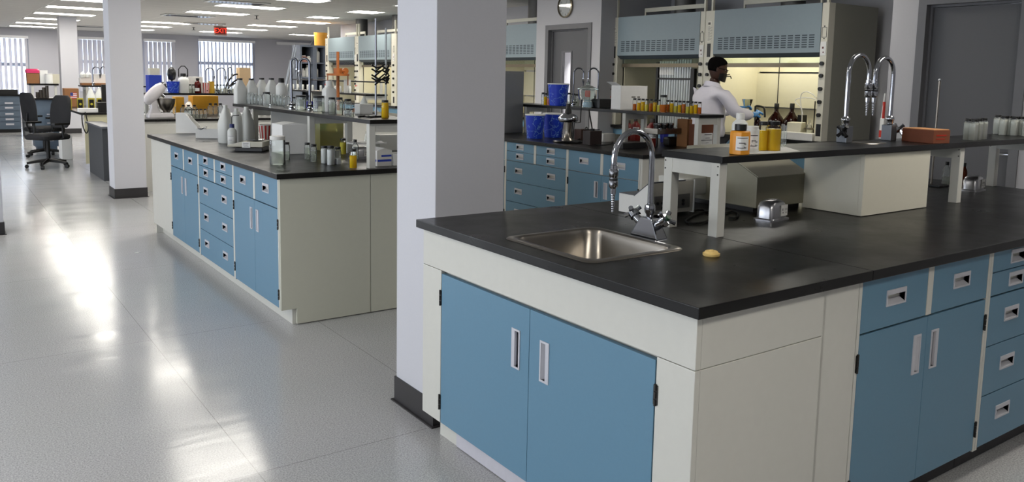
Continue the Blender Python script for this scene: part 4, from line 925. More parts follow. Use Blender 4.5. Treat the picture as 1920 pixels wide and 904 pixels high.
m_.build('body', [paper, mat('box_blue', (40, 70, 190), .5)], t); MB().prism([(0, h_), (w_*.5, h_+.016), (w_, h_)], 'y', .0, .14).build('flap', paper, t)
boxthing('white_carton', 'second white carton partly behind the near column', 'box', 738, 311, .10, .12, .075, HZ, paper)
boxthing('cream_box', 'cream box under the island shelf beside the near column', 'box', 712, 283, .25, .10, .12, HZ, cream)
m_ = MB()
p = onz(680, 292, HZ); t = thing('towel', 'folded white towel on an outlet pedestal behind the front shelf leg', 'towel', (p.x+.03, p.y+.06, HZ+.085), 0)
m_ = MB(); N_ = 10; R = []
for i in range(N_+1):
    R.append([(-.10+.26*i/N_, y_, .004+.006*math.sin(i*1.3)+.004*math.cos(j*2)) for j, y_ in enumerate((-.06, -.03, 0, .03, .06))]+[(-.10+.26*i/N_, y_, -.004) for y_ in (.06, .03, 0, -.03, -.06)])
m_.rings(R); m_.build('cloth', paper, t, smooth=True)
pedestal(676, 297, 'metal outlet pedestal under the folded towel on the left island')
V('flask', 'small conical flask beside the folded towel', 'flask', 686, 277, 12, 30, HZ, 'erlen')
# ------------------------------------------------------------------ on the island shelf
for k, (a, b, w_, h_, lb) in enumerate(((508, 189, 21, 43, 'white jerrycan with black cap, farthest right of four'), (489.5, 190, 21, 44, 'white jerrycan with black cap, third of four'), (470, 191, 21, 44, 'white jerrycan with black cap, second of four'), (448.5, 193, 23, 46, 'white jerrycan with black cap, nearest left end of the shelf'))):
    p = onz(a, b, SH); s_ = mpp(p); p = seat(p+Vector((.02, w_*s_*.3, 0)), .66, .90, 3.2, 5.9); t = thing('jerrycan', lb, 'jerrycan', (p.x, p.y, SH+.0006), .15, 'jerrycans on the island shelf')
    w2 = w_*s_/2*.86; h2 = h_*s_; d2 = w2*.75
    def rr_(f, z, off=0): return rrect(-w2*f+off, w2*f+off, -d2*min(1, f+.05), d2*min(1, f+.05), .010*f+.003, z*h2, 3)
    MB().rings([rr_(.96, 0), rr_(1, .02), rr_(1, .60), rr_(.97, .63), rr_(.42, .91), rr_(.40, .94)]).build('body', hdpe, t, smooth=True, angle=50)
    MB().lathe([(w2*.48, .935*h2), (w2*.48, h2), (.001, h2)], n=18, caps=False).build('cap', blackp, t, smooth=True)
grp = 'clear glass bottles on the island shelf'
for k, a in enumerate((466, 472.5, 479, 485.5, 509, 515, 521.5, 528)):
    V('glass_bottle', 'uncapped clear glass bottle in the row before the white jerrycans', 'bottle', a, 195+k*.6, 10, 24, SH, 'boston', cap=None, group=grp)
V('glass_bottle', 'clear square bottle with black cap within the row of uncapped bottles', 'bottle', 498, 199, 15, 26, SH, 'jar', cap=blackp, sq=.2)
for (a, b, w_, h_, lb, st, kw) in (
  (537, 202, 15, 26, 'clear flask shaped bottle left of the two tall taps', 'boston', dict(cap=None)),
  (550, 202, 12, 20, 'dark capped clear jar right behind the left tall tap', 'jar', dict(cap=blackp, liq=water_l, lvl=.5)),
  (562, 207, 20, 28, 'wide clear jar with black lid between the tall taps', 'wide', dict(cap=blackp, liq=water_l, lvl=.75)),
  (595, 210, 20, 30, 'wide clear jar with black lid right of the tall taps', 'wide', dict(cap=blackp, liq=water_l, lvl=.6)),
  (621, 214, 14, 31, 'capped clear jar, left of three in front of the tall white bottle', 'jar', dict(cap=blackp, liq=water_l, lvl=.7)),
  (635, 216, 14, 33, 'capped clear jar, middle of three beside the tall white bottle', 'jar', dict(cap=blackp, liq=water_l, lvl=.8)),
  (651, 215, 14, 29, 'capped clear jar, right of three beside the tall white bottle', 'jar', dict(cap=blackp, liq=powder, lvl=.25)),
  (651.5, 218, 8, 14, 'very small capped vial before the right clear jar', 'vial', dict(cap=blackp)),
  (659, 218.5, 8, 14, 'very small capped vial, second by the right clear jar', 'vial', dict(cap=blackp, liq=water_l, lvl=.4)),
  (663, 210, 6, 12, 'tiny amber vial behind the small capped vials', 'vial', dict(cap=blackp, liq=amber_l, lvl=.6)),
  (671, 211, 6, 12, 'tiny clear vial right of the amber vial', 'vial', dict(cap=blackp)),
  (721, 222, 14, 34, 'gold liquid bottle at the front corner of the island shelf', 'jar', dict(cap=blackp, liq=yellow_l, lvl=.85))):
    V('sample_bottle', lb, 'bottle', a, b, w_, h_, SH, st, group='jars and vials on the island shelf', **kw)
V('plastic_bottle', 'tall white square bottle standing on the island shelf', 'bottle', 615, 210, 24, 58, SH, 'hdpe', bm_=hdpe, cap=whitep, sq=.4)
striped('striped_tub', 'small red striped tub on the island shelf near the clamp stand', 691, 209, 14, 15, SH, n=9)
V('plastic_jug', 'jug of yellow liquid behind the small striped tub', 'jug', 681, 204, 15, 28, SH, 'jug', bm_=hdpe_t, cap=None, liq=None)
boxthing('blue_box', 'small dark blue box behind the clamp stand rod', 'box', 694, 203, .09, .08, .055, SH, mat('dark_blue', (36, 44, 140), .5)).location.x = .85
boxthing('plastic_tray', 'white plastic tray at the corner by the near column', 'tray', 727, 214, .10, .09, .07, SH, whitep).location.x = .85
# pair of tall taps on the island shelf
dchrome = mat('dark_chrome', (112, 114, 122), .2, 1.0, var=.05)
def plain_tap(px, py, ptop, tgt, z, label, name='gooseneck_faucet', grp=None, tr=.009):
    b0 = onz(px, py, z); s_ = mpp(b0); t = thing(name, label, 'faucet', (b0.x, b0.y+.02, z), 0, grp)
    d_ = (tgt-px)*s_; H_ = (py-ptop)*s_; r_ = abs(d_)/2; R_ = CR*Vector((1, 1, 0)); R_.normalize(); dr_ = R_*(1 if d_ > 0 else -1)
    m_ = MB(); m_.lathe([(.024, 0), (.024, .01), (.015, .02), (.015, .05), (.010, .06)], n=14); m_.build('base', chrome, t, smooth=True)
    P = arch((0, 0, .05), H_-r_, r_, (dr_.x, dr_.y), tr); P.append(P[-1]-Vector((0, 0, .05))); MB().tube(P, tr, 10).build('spout', dchrome, t, smooth=True)
    e = P[-1]; m_ = MB(); m_.lathe([(.014, 0), (.014, -.035), (.009, -.045), (.006, -.09)], (e.x, e.y, e.z), 12); m_.build('nozzle', chrome, t, smooth=True)
    m_ = MB(); m_.tube([(-.03, -.02, .035), (.03, -.02, .035)], .006, 8); m_.tube([(0, -.045, .035), (0, 0, .035)], .007, 8); m_.build('cross_handle', blackm, t, smooth=True)
    return t
plain_tap(549, 205, 111, 560, SH, 'tall gooseneck tap, left of the pair on the island shelf', grp='taps on the island shelf')
plain_tap(583, 207, 111, 564.5, SH, 'tall gooseneck tap, right of the pair on the island shelf', grp='taps on the island shelf')
# bundle of glass tubes leaning
for k, (x0, y0, x1, y1) in enumerate(((529, 192, 553, 84), (534, 192, 556, 88), (527, 190, 545, 112), (537, 190, 552, 120), (541, 190, 549, 128))):
    a = seat(onz(x0, y0, SH+.006), .64, .93, 3.3, 5.9); b = ony(x1, y1, a.y+.03); tag(MB().tube([a, b], .006, 8).build('pipette', clear('pipette_glass', (240, 244, 248), .3, .75), smooth=True), 'long glass pipette leaning among the clear bottles left of the tall taps', 'pipette', 'leaning glass pipettes')
# clamp stand with burettes
p = onz(706, 212, SH); t = thing('clamp_stand', 'tall clamp stand with black clamps beside the near column', 'stand', seat(p+Vector((.02, .03, .0005)), .69, .80, 3.3, 5))
H_ = 164*mpp(p); MB().cbox(0, 0, .13, .09, 0, .012).build('base', blackm, t, bevel=.003)
m_ = MB(); m_.tube([(-.01, 0, .012), (-.01, 0, H_)], .0065, 10); m_.build('rod', mat('stand_rod', (150, 152, 160), .3, .8), t, smooth=True)
m_ = MB(); m_.tube([(.062, 0, .03), (.062, 0, H_*.91)], .0065, 10); m_.build('burette', clear('tube_glass', (226, 230, 232), .3, .45), t, smooth=True)
m_ = MB()
for (z_, s2) in ((H_*.50, 1), (H_*.46, 1), (H_*.40, -1), (H_*.37, 1)):
    m_.tube([(-.045, -.01, z_+.02), (-.01, -.012, z_), (.03, -.014, z_+.012*s2), (.075, -.01, z_-.012*s2)], .0055, 8); m_.tube([(-.025, -.02, z_-.025), (.01, -.015, z_), (.045, -.02, z_+.028)], .005, 8); m_.tube([(.05, -.022, z_-.02), (.08, -.01, z_+.02)], .006, 8)
m_.build('clamp', blackm, t, smooth=True)
cable('black tongs lying at the front of the island shelf', [q(672, 219, SH+.008), q(684, 218, SH+.010), q(694, 219.5, SH+.008), q(708, 216, SH+.008), q(700, 212, SH+.01)], .007, 'tongs', blackp, 'tool')
# ================================================================== TEAL BENCH: what stands on it
def bx(name, label, cat, x0, x1, yt, yb, z, mt, depth=.15, group=None, bevel=.003, y=None, parts=None):
    """box whose front spans sight columns x0..x1, foot seen at yb on level z (or standing at wall distance y), top seen at yt"""
    xm = (x0+x1)/2
    p = onz(xm, yb, z) if y is None else ony(xm, yb, y); yy = p.y; a = ony(x0, yb, yy); b = ony(x1, yb, yy); top = ony(xm, yt, yy).z
    t = thing(name, label, cat, (a.x, yy, z+.0006), 0, group); w, h = b.x-a.x, max(.01, top-z)
    MB().box(0, w, 0, depth, 0, h).build('body', mt, t, bevel=bevel); t['w'] = w; t['h'] = h
    return t
p = ony(963, 250, 5.62); t = thing('metal_cabinet', 'grey metal cabinet standing on the teal bench beside the near column', 'cabinet', (3.13, 5.62, HZ+.0005))
w_ = ony(981, 248, 5.62).x-3.13; mg = mat('grey_cabinet_metal', (128, 130, 132), .42, .2, var=.06, scale=8)
w_ = min(w_, .41); MB().box(0, w_, 0, .36, 0, .645).build('body', mg, t, bevel=.004); MB().box(.012, w_-.012, -.006, 0, .02, .625).build('door', mg, t, bevel=.002)
def marble_mat():
    mt = mat('blue_marbled_card', (26, 60, 190), .42, var=.15, scale=12); nt = mt.node_tree; b = nt.nodes['Principled BSDF']; N = nt.nodes.new; L = nt.links.new
    tc = N('ShaderNodeTexCoord'); n0 = N('ShaderNodeTexNoise'); n0.inputs['Scale'].default_value = 10; n0.inputs['Detail'].default_value = 4
    v = N('ShaderNodeTexVoronoi'); v.feature = 'DISTANCE_TO_EDGE'; v.inputs['Scale'].default_value = 9
    mx0 = N('ShaderNodeMix'); mx0.data_type = 'RGBA'; mx0.inputs[0].default_value = .30
    L(tc.outputs['Object'], n0.inputs['Vector']); L(tc.outputs['Object'], mx0.inputs[6]); L(n0.outputs['Color'], mx0.inputs[7]); L(mx0.outputs[2], v.inputs['Vector'])
    rp = N('ShaderNodeValToRGB'); rp.color_ramp.elements[0].position = .0; rp.color_ramp.elements[0].color = (.75, .75, .75, 1); rp.color_ramp.elements[1].position = .035; rp.color_ramp.elements[1].color = (0, 0, 0, 1)
    L(v.outputs['Distance'], rp.inputs[0]); mx = N('ShaderNodeMix'); mx.data_type = 'RGBA'; src = b.inputs['Base Color'].links[0].from_socket
    mx.inputs[7].default_value = (*lin((150, 200, 232)), 1); L(rp.outputs[0], mx.inputs[0]); L(src, mx.inputs[6]); L(mx.outputs[2], b.inputs['Base Color']); return mt
marb = marble_mat()
def bucket(label, px, py, wpx, hpx, z, group='blue marbled buckets', mt=None, rim=None, sx=None):
    p = onz(px, py, z); s_ = mpp(p); r = wpx*s_/2; h = hpx*s_
    p = p+(CF*Vector((1, 1, 0))).normalized()*r*.8; p.z = z+.0006
    if sx: p = seat(p, *sx)
    t = thing('bucket', label, 'bucket', p, random.random(), group)
    MB().lathe([(.001, .002), (r*.80, .002), (r, h*.97), (r*.97, h*.97), (r*.78, .006), (.001, .006)], n=36, caps=False).build('wall', mt or marb, t, smooth=True)
    MB().lathe([(r*.97, h*.955), (r*1.04, h*.955), (r*1.04, h), (r*.97, h)], n=36).build('rim', rim or whitep, t, smooth=True)
    return t
bucket('blue marbled bucket on the teal worktop, left of two', 1003, 261, 37, 46, HZ)
bucket('blue marbled bucket on the teal worktop, right of two by the pump', 1038, 259, 41, 46, HZ)
bucket('blue marbled bucket up on the teal bench shelf', 1047, 199, 40, 42, SH, sx=(3.62, 3.8, 3, 7))
# chrome pump stand
p = onz(1064, 267, HZ); s_ = mpp(p); t = thing('still_apparatus', 'chrome bell topped apparatus on a stand right of the blue buckets', 'apparatus', p+Vector((0, 0, .0006)))
m_ = MB(); m_.lathe([(.001, 0), (27*s_, 0), (28*s_, 2*s_), (26*s_, 4*s_), (.001, 4*s_)], n=28, caps=False); m_.build('base', blackm, t, smooth=True)
m_ = MB(); m_.lathe([(12*s_, 4*s_), (7*s_, 10*s_), (6*s_, 22*s_), (8*s_, 40*s_), (8*s_, 42*s_)], n=20); m_.build('column', steel, t, smooth=True)
m_ = MB(); m_.lathe([(8*s_, 40*s_), (16*s_, 38*s_), (19*s_, 42*s_), (19*s_, 46*s_), (15*s_, 51*s_), (9*s_, 54*s_), (6*s_, 55*s_)], n=28); m_.build('bell', chrome, t, smooth=True)
m_ = MB(); m_.lathe([(6.5*s_, 54*s_), (6*s_, 60*s_), (4*s_, 64*s_), (4*s_, 72*s_), (.001, 73*s_)], n=16); m_.build('stopper', blackp, t, smooth=True)
m_ = MB(); m_.tube([(13*s_, 0, 6*s_), (15*s_, 0, 36*s_), (28*s_, -.01, 37*s_), (30*s_, -.01, 80*s_)], 1.1*s_, 8); m_.tube([(8*s_, -.01, 4*s_), (9*s_, -.01, 38*s_)], 1.1*s_, 8); m_.build('pipe', blackm, t, smooth=True)
br_dark = mat('brown_enamel', (74, 52, 44), .5)
bx('transformer', 'brown metal box on the teal worktop behind the pump cable', 'box', 1089, 1106, 243, 263, HZ, br_dark, .10)
t = bx('hotplate_stand', 'dark box holding a slanted rod on the teal worktop', 'apparatus', 1106, 1128, 246, 272, HZ, mat('near_black_brown', (36, 26, 26), .5), .10)
m_ = MB(); m_.tube([(t['w']*.5, .05, t['h']), (t['w']*.2, .06, t['h']+.19)], .006, 8); m_.build('rod', blackm, t, smooth=True)
m_ = MB(); m_.tube([(t['w']*.5, .05, t['h']), (t['w']*.5, .05, t['h']+.018)], .02, 12); m_.tube([(-.02, .05, t['h']+.012), (t['w']*1.1, .05, t['h']+.006)], .004, 6); m_.build('clamp', blackm, t, smooth=True)
bx('small_white_box', 'small white box below the teal bench shelf post', 'box', 1131, 1153, 251, 266, HZ, whitep, .10)
cable('black cable looping over the teal bench front between pump and dark box', [q(1082, 262), q(1090, 258, HZ+.02), q(1098, 240, HZ+.07), q(1102, 242, HZ+.06), q(1110, 268), q(1130, 272), q(1150, 268)], .005)
for (a, b, w_, h_, lb) in ((1179, 262, 13, 36, 'red brown plastic bottle, leftmost under the teal bench shelf'), (1192, 264, 15, 42, 'red brown bottle with white label, middle under the teal shelf'), (1223, 275, 19, 52, 'red brown bottle with white label, rightmost under the teal shelf')):
    V('reagent_bottle', lb, 'bottle', a, b, w_, h_, HZ, 'boston', bm_=red_l, cap=mat('brown_cap', (70, 62, 54), .5), sq=.4, lab=(.30, .60, 4, FACE), group='red brown bottles under the shelf')
t = bx('heater_tray', 'black tray with orange pieces below the gooseneck tap arch', 'tray', 1168, 1212, 268, 279, HZ, blackp, .12)
for k in range(4): MB().tube([(.03+k*.05, .02, .036), (.06+k*.05, .05, .036)], .014, 10).build('orange_piece', mat('orange_plastic', (236, 92, 28), .5), t, smooth=True)
# rack with three dial tops, blue bucket and boxes under the shelf
t = bx('instrument_rack', 'metal rack with three round dials under the teal bench shelf', 'rack', 1233, 1290, 240, 243, HZ+.12, steel, .16, y=3.62)
t.location.z = HZ+.115
for k in range(3):
    cx_ = .045+k*.078; o = MB().lathe([(.032, .018), (.032, .075), (.001, .075)], (cx_, .05, 0), 20, caps=False).build('burner', blackm, t, smooth=True)
    MB().lathe([(.034, .075), (.036, .078), (.036, .092), (.030, .095), (.001, .095)], (cx_, .05, 0), 24, caps=False).build('dial_ring', chrome, o, smooth=True)
    MB().tube([(cx_-.01, .015, .045), (cx_-.01, -.002, .045)], .012, 12).build('knob', chrome, o, smooth=True)
m_ = MB()
for u in (.006, t['w']-.018): m_.box(u, u+.012, .01, .022, -.114, .0); m_.box(u, u+.012, .13, .142, -.114, .0)
m_.build('leg', blackm, t)
bucket('plain dark blue bucket in the shade under the instrument rack', 1246, 268, 17, 24, HZ, 'dark buckets', mat('dark_blue', (36, 44, 140), .5))
bx('black_device', 'black rounded device with a white tag under the rack', 'device', 1254, 1284, 257, 274, HZ, blackp, .08, bevel=.02)
bx('brown_carton', 'narrow brown carton left of the teal shelf front post', 'box', 1287, 1296, 224, 276, HZ, cardboard, .12)
t = bx('brown_carton', 'brown carton with white printed sheet inside the shelf end frame', 'box', 1310, 1337, 234, 278, HZ, mat('dark_carton', (112, 66, 44), .75), .12)
m_ = MB(); w_, h_ = t['w'], t['h']; m_.box(w_*.06, w_*.92, -.0012, -.0003, .0, h_*.64)
for k, (a, b, z_, e) in enumerate(((.35, .85, .56, .03), (.42, .72, .42, .02), (.12, .88, .33, .025), (.45, .66, .22, .012), (.40, .80, .10, .012))): m_.box(w_*a, w_*b, -.0018, -.0012, h_*z_, h_*(z_+e), 1)
m_.build('printed_sheet', [paper, inkblack], t)
# on the shelf of the teal bench
TS = (3.58, 3.83, 3.2, 6.3)
def VS(name, label, cat, px, py, w, h, style='jar', **k):
    o = V(name, label, cat, px, py, w, h, SH, style, **k); q_ = seat(Vector(o.location), *TS); o.location = q_; return o
row = [(1190, 1), (1198, 0), (1205.5, 0), (1213, 0), (1220.5, 1), (1228, 0), (1236, 0), (1252, 1), (1259.5, 0), (1267, 0), (1274.5, 0), (1282, 1), (1289.5, 0), (1297, 0), (1304.5, 0), (1312, 1)]
wordy = ['first', 'second', 'third', 'fourth', 'fifth', 'sixth', 'seventh', 'eighth', 'ninth', 'tenth', 'eleventh', 'twelfth', 'thirteenth', 'fourteenth', 'fifteenth', 'last']
for k, (a, am) in enumerate(row):
    VS('sample_jar', '%s from the left in the row of small yellow jars' % wordy[k], 'jar', a, 207.5+(a-1190)*.055, 7.4, 23, 'vial', liq=(amber_l if am else (yellow_l if k % 3 else pale_l)), lvl=.55+.2*((k*7) % 3)/2, cap=blackp, group='row of yellow sample jars', n=14)
VS('sample_jar', 'taller amber jar rising out of the row of yellow jars', 'jar', 1244, 211.5, 13, 33, 'wide', liq=amber_l, lvl=.45, cap=blackp)
t = bx('white_carton', 'white carton with an open flap left of the yellow jar row', 'box', 1163, 1212, 161, 205, SH, paper, .13)
t.location = seat(Vector(t.location), 3.57, 3.60, 3, 7); m_ = MB(); h_ = t['h']; m_.prism([(0, h_), (-.07, h_+.03), (-.07, h_+.032), (0, h_+.003)], 'y', 0, .12); m_.build('flap', paper, t)
m_ = MB(); m_.box(t['w']*.4, t['w']*.55, -.001, 0, h_*.5, h_*.56); m_.box(t['w']*.62, t['w']*.72, -.001, 0, h_*.5, h_*.56); m_.build('printing', inkgrey, t)
t = bx('black_file_box', 'black notched box on the teal shelf beside the white carton', 'box', 1124, 1147, 186, 203, SH, blackp, .12); t.location = seat(Vector(t.location), 3.58, 3.7, 3, 7)
for (a, w_, h_, kw, lb) in ((1018, 7, 24, dict(liq=None), 'clear capped vial left of the upper blue bucket'), (1023, 7, 23, dict(liq=yellow_l, lvl=.7), 'yellow capped vial left of the upper blue bucket'), (1029, 7, 22, dict(liq=mat('orange_red_liquid', (214, 80, 30), .4), lvl=.6), 'orange red vial touching the upper blue bucket'), (1067, 8, 24, dict(liq=water_l, lvl=.3), 'capped vial right of the upper blue bucket'), (1075, 8, 23, dict(liq=powder, lvl=.5), 'white filled vial between the upper bucket and the glass desiccator'), (1082, 8, 22, dict(liq=water_l, lvl=.6), 'clear vial just left of the glass desiccator')):
    VS('vial', lb, 'vial', a, 198, w_, h_, 'vial', cap=blackp, **kw)
# desiccator
p = seat(onz(1101, 202, SH), *TS); s_ = mpp(p); t = thing('desiccator', 'glass desiccator with a knobbed lid on the teal bench shelf', 'desiccator', p+Vector((0, 0, .0006)))
MB().lathe([(.001, 0), (11*s_, 0), (12*s_, 3*s_), (10*s_, 13*s_), (15*s_, 15*s_), (17*s_, 20*s_), (18*s_, 33*s_), (20*s_, 34*s_)], n=32, caps=False).build('bowl', clear('desiccator_glass', (236, 244, 240), .2, .18), t, smooth=True)
o = MB().lathe([(20*s_, 34.3*s_), (20*s_, 35.5*s_), (12*s_, 39*s_), (4*s_, 42*s_), (3*s_, 44*s_), (4*s_, 47*s_), (.001, 48*s_)], n=32, caps=False).build('lid', MATS['desiccator_glass'], t, smooth=True)
MB().lathe([(.001, 1*s_), (10.5*s_, 1*s_), (8.5*s_, 11*s_), (.001, 11*s_)], n=24, caps=False).build('blue_gel', mat('silica_gel', (150, 178, 206), .5, var=.3, scale=300), t, smooth=True)
MB().lathe([(.001, 20*s_), (5*s_, 20*s_), (5*s_, 32*s_), (.001, 32*s_)], n=16, caps=False).build('inner_jar', mat('red_label_jar', (196, 60, 40), .5), t, smooth=True)
plain_tap(1077, 204, 126, 1097, SH, 'slim gooseneck tap left of the desiccator lid, on the teal shelf', grp='taps on the teal shelf', tr=.008)
plain_tap(1123, 206, 127, 1103, SH, 'slim gooseneck tap right of the desiccator, on the teal shelf', grp='taps on the teal shelf', tr=.008)
for o in [o for o in COL.objects if o.get('group') == 'taps on the teal shelf']: o.location = seat(Vector(o.location), 3.78, 3.82, 3.2, 6.3)
# ================================================================== in and before the fume hoods
DK = .914
p0 = onx(1232, 188, XH+.10); p1 = onx(1292, 188, XH+.10)
t = thing('tube_rack', 'black rack of tall clear glass tubes in the left of the two hoods', 'rack', (XH+.10, p0.y, DK+.001), -PI/2)
w_ = p0.y-p1.y; ht = onx(1260, 110, XH+.10).z-DK
m_ = MB(); m_.box(-.04, -.005, 0, .05, 0, ht*.95); m_.box(w_+.0, w_+.06, 0, .05, 0, ht*.86); m_.box(-.005, w_, .0, .05, 0, .02); m_.box(-.005, w_, -.004, .004, ht*.70, ht*.70+.022); m_.build('frame', blackp, t, bevel=.003)
tg = clear('rack_tube_glass', (232, 236, 236), .45, .55)
for k in range(13):
    u = w_*(k+.5)/13; m_ = MB(); tall = ht*(.985 if k > 6 else .96); m_.tube([(u, .028, .021), (u, .028, tall)], w_/13*.40, 10); o = m_.build('glass_tube', tg, t, smooth=True)
    if k < 6: MB().tube([(u, .028, tall*.80), (u, .028, tall+.004)], w_/13*.46, 10).build('white_sleeve', whitep, o, smooth=True)
def deck(px, py, dx): return onx(px, py, XH+dx)
for a, lb in ((1454, 'large dark amber jug with ring handle in the lit hood, left one'), (1483, 'large dark amber jug in the lit hood, right one')):
    p = deck(a, 240, .33); s_ = mpp(p); p.z = DK+.001; t = vessel('amber_jug', lb, 'jug', p, 30*s_, (onx(a, 194, XH+.33).z-DK), 'growler', bm_=dark_g, cap=blackp, group='amber jugs in the lit hood', n=24)
    MB().tube([(-.035, 0, t.dimensions.z if False else .24), (-.055, 0, .235), (-.055, 0, .21), (-.035, 0, .20)], .007, 8).build('ring_handle', dark_g, t, smooth=True)
p = deck(1486, 252, .10); t = thing('meter', 'beige bench meter with slanted dark display in the lit hood', 'meter', (p.x, p.y, DK+.001), -PI/2+.2); s_ = mpp(p)
m_ = MB(); m_.prism([(0, 0), (0, .0), (0, .03), (.03, 30*s_), (.13, 31*s_), (.15, .02), (.16, 0)], 'x', -14*s_, 14*s_); m_.build('housing', mat('meter_beige', (206, 202, 184), .45), t, bevel=.004)
m_ = MB(); m_.prism([(.0085, .045), (.0065, .046), (.0285, 27*s_), (.0305, 27*s_)], 'x', -9*s_, 9*s_); m_.build('display', mat('display_dark', (40, 46, 48), .2), t)
t = bx('white_tray', 'white tray in front of the meter in the lit hood', 'tray', 1464, 1524, 249, 256, DK, whitep, .16, y=deck(1494, 252, .0).y); t.location.x = XH-.02; t.rotation_euler.z = -PI/2; t.location.y = deck(1464, 252, 0).y; t.location.z = DK+.001; t.scale = (.72, .8, 1)
p = deck(1517, 246, .22); p.z = DK+.001; s_ = mpp(p); t = thing('filter_stand', 'small ring stand with flask and yellow liquid at the right of the lit hood', 'stand', p)
MB().cbox(0, 0, .14, .12, 0, .012).build('base', whitep, t, bevel=.002); zt = onx(1522, 190, p.x).z-DK; MB().tube([(.03, -.03, .012), (.03, -.03, zt)], .006, 8).build('rod', blackm, t, smooth=True)
MB().lathe([(.001, .10), (.045, .10), (.05, .115), (.048, .12), (.001, .12)], n=20, caps=False).build('ring_plate', steel, t, smooth=True); MB().lathe([(.001, .014), (.030, .014), (.033, .08), (.033, .095)], n=18, caps=False).build('beaker', glass, t, smooth=True)
MB().lathe([(.001, .0145), (.028, .0145), (.028, .045), (.001, .045)], n=18, caps=False).build('liquid', mat('yellow_green_liquid', (206, 206, 60), .4), t, smooth=True)
MB().lathe([(.001, .12), (.03, .121), (.012, .17), (.010, .20)], n=16, caps=False).build('flask', clear('stand_flask', (240, 240, 236), .3, .2), t, smooth=True)
p = deck(1503, 240, .2); q2 = [deck(a, b, .2) for a, b in ((1503, 240), (1503, 206), (1491, 190), (1500, 184), (1520, 184), (1531, 188))]
cable('white tubing arching inside the right side of the lit hood', q2, .005, 'tubing', whitep, 'tubing')
cable('second white tubing loop, higher, inside the lit hood', [deck(a, b, .2) for a, b in ((1505, 215), (1501, 190), (1503, 176), (1513, 172), (1524, 177), (1531, 184))], .005, 'tubing', whitep, 'tubing')
t = bx('clamp_motor', 'small dark stirrer motor between the amber jugs and the ring stand', 'motor', 1499, 1508, 216, 247, DK, blackm, .06, y=deck(1503, 240, .28).y); t.location.x = XH+.28
cable('black bent pipe rising in the hood behind the raised gloved hand', [deck(a, b, .3) for a, b in ((1416, 240), (1416, 205), (1418, 199), (1428, 200), (1433, 204), (1434, 220))], .011, 'bent_pipe', blackp, 'pipe')
# spray / extinguisher behind the taps
p = onx(1658, 262, 4.96); t = thing('wall_holder', 'slim red and white holder on the wall edge left of the right tap', 'holder', (4.985, p.y+.03, 1.16), -PI/2)
s_ = mpp(p); MB().box(-4*s_, 4*s_, -.03, .0, -.12, .05).build('body', whitep, t, bevel=.003); MB().box(-4*s_, 1*s_, -.033, -.03, -.11, -.05).build('red_band', mat('red_knob', (190, 50, 36), .4), t)
MB().tube([(0, -.015, .05), (.0, -.015, .19)], .012, 10).build('cylinder', mat('red_knob', (190, 50, 36), .4), t, smooth=True); MB().tube([(-3*s_, -.02, .02), (1*s_, -.02, .26)], .006, 8).build('wand', whitep, t, smooth=True)
# ================================================================== BENCHES BEYOND
def farbench(label, x0, x1, y0, y1, zt, lab2, teal_from=None, tealcab=True):
    worktop('worktop', x0, x1, y0, y1, zt-.032, zt, label)
    m_ = MB(); m_.box(x0+.03, x1-.03, y0+.03, y0+.05, 0, zt-.032); m_.box(x0+.75 if tealcab else x0+.03, x1-.03, y0+.05, y1-.03, 0, zt-.032)
    return filler('end_panel', lab2, m_)
DZ = .90
farbench('black worktop behind the tall grey column, with the stand mixer', .47, 2.40, 9.36, 10.86, DZ, 'cream panel below the stand mixer', tealcab=False)
for (y1, st_, lab) in ((10.35, 'door', 'cabinet behind the tall grey column, mostly hidden'),): 
    pass
EZ = .90
farbench('black worktop of the bench seen between the tall taps and hoods', 2.90, 4.40, 9.36, 13.0, EZ, 'cream end of the bench beyond the teal bench')
for k, y1 in enumerate((10.35, 11.27, 12.19)):
    t = cabinet(['blue cabinet at the near end of the farther right bench', 'blue cabinet in the middle of the farther right bench', 'blue cabinet at the far end of the farther right bench'][k], (2.928, y1, 0), -PI/2, .92, 'door' if k != 1 else 'drawer', grp='cabinets of the farther right bench', hinges=False); t.scale.z = (EZ-.032)/HB
shelf('black shelf behind the mixer, crowded with blue tubs and bottles', .70, 2.36, 10.0, 10.36, 'x', (.74, 2.28), z1=1.205, z0=1.18, base=DZ)
shelf('lower black shelf on the bench beyond the tall taps', 3.55, 3.90, 9.5, 12.9, 'y', (9.55, 11.6), z1=1.216, z0=1.19, base=EZ)
s2 = MB(); t = thing('shelf_tier', 'upper black shelf tier above the row of white bottles', 'shelf', (3.72, 9.5, 1.2162)); MB().box(0, .18, 0, 3.4, .165, .185).build('shelf_board', black_top, t)
m_ = MB(); 
for yy in (0, 1.7, 3.37): MB().box(.07, .10, yy, yy+.03, 0, .165).build('post', cream, t)
# stand mixer
p = ony(300, 221, 9.78); s_ = mpp(p); t = thing('stand_mixer', 'white stand mixer with steel bowl right of the tall grey column', 'mixer', (p.x, p.y, DZ+.0006), .1)
wm = mat('mixer_enamel', (216, 212, 214), .22, var=.02, coat=.3)
def ell(cx, cz, rx, ry, rz, n=16): return None
m_ = MB(); R = []
for (u, w_, z) in ((-.5, 0, 0),): pass
m_.rings([rrect(-23*s_, 24*s_, -.075, .075, .03, 0, 5), rrect(-23*s_, 24*s_, -.075, .075, .03, 5*s_, 5), rrect(-21*s_, 22*s_, -.06, .06, .03, 8*s_, 5)]); m_.build('base', wm, t, smooth=True, angle=50)
m_ = MB(); m_.rings([rrect(-21*s_, 2*s_, -.055, .055, .03, 7*s_, 5), rrect(-17*s_, -4*s_, -.045, .045, .025, 18*s_, 5), rrect(-18*s_, -5*s_, -.045, .045, .025, 32*s_, 5)]); m_.build('pedestal', wm, t, smooth=True, angle=50)
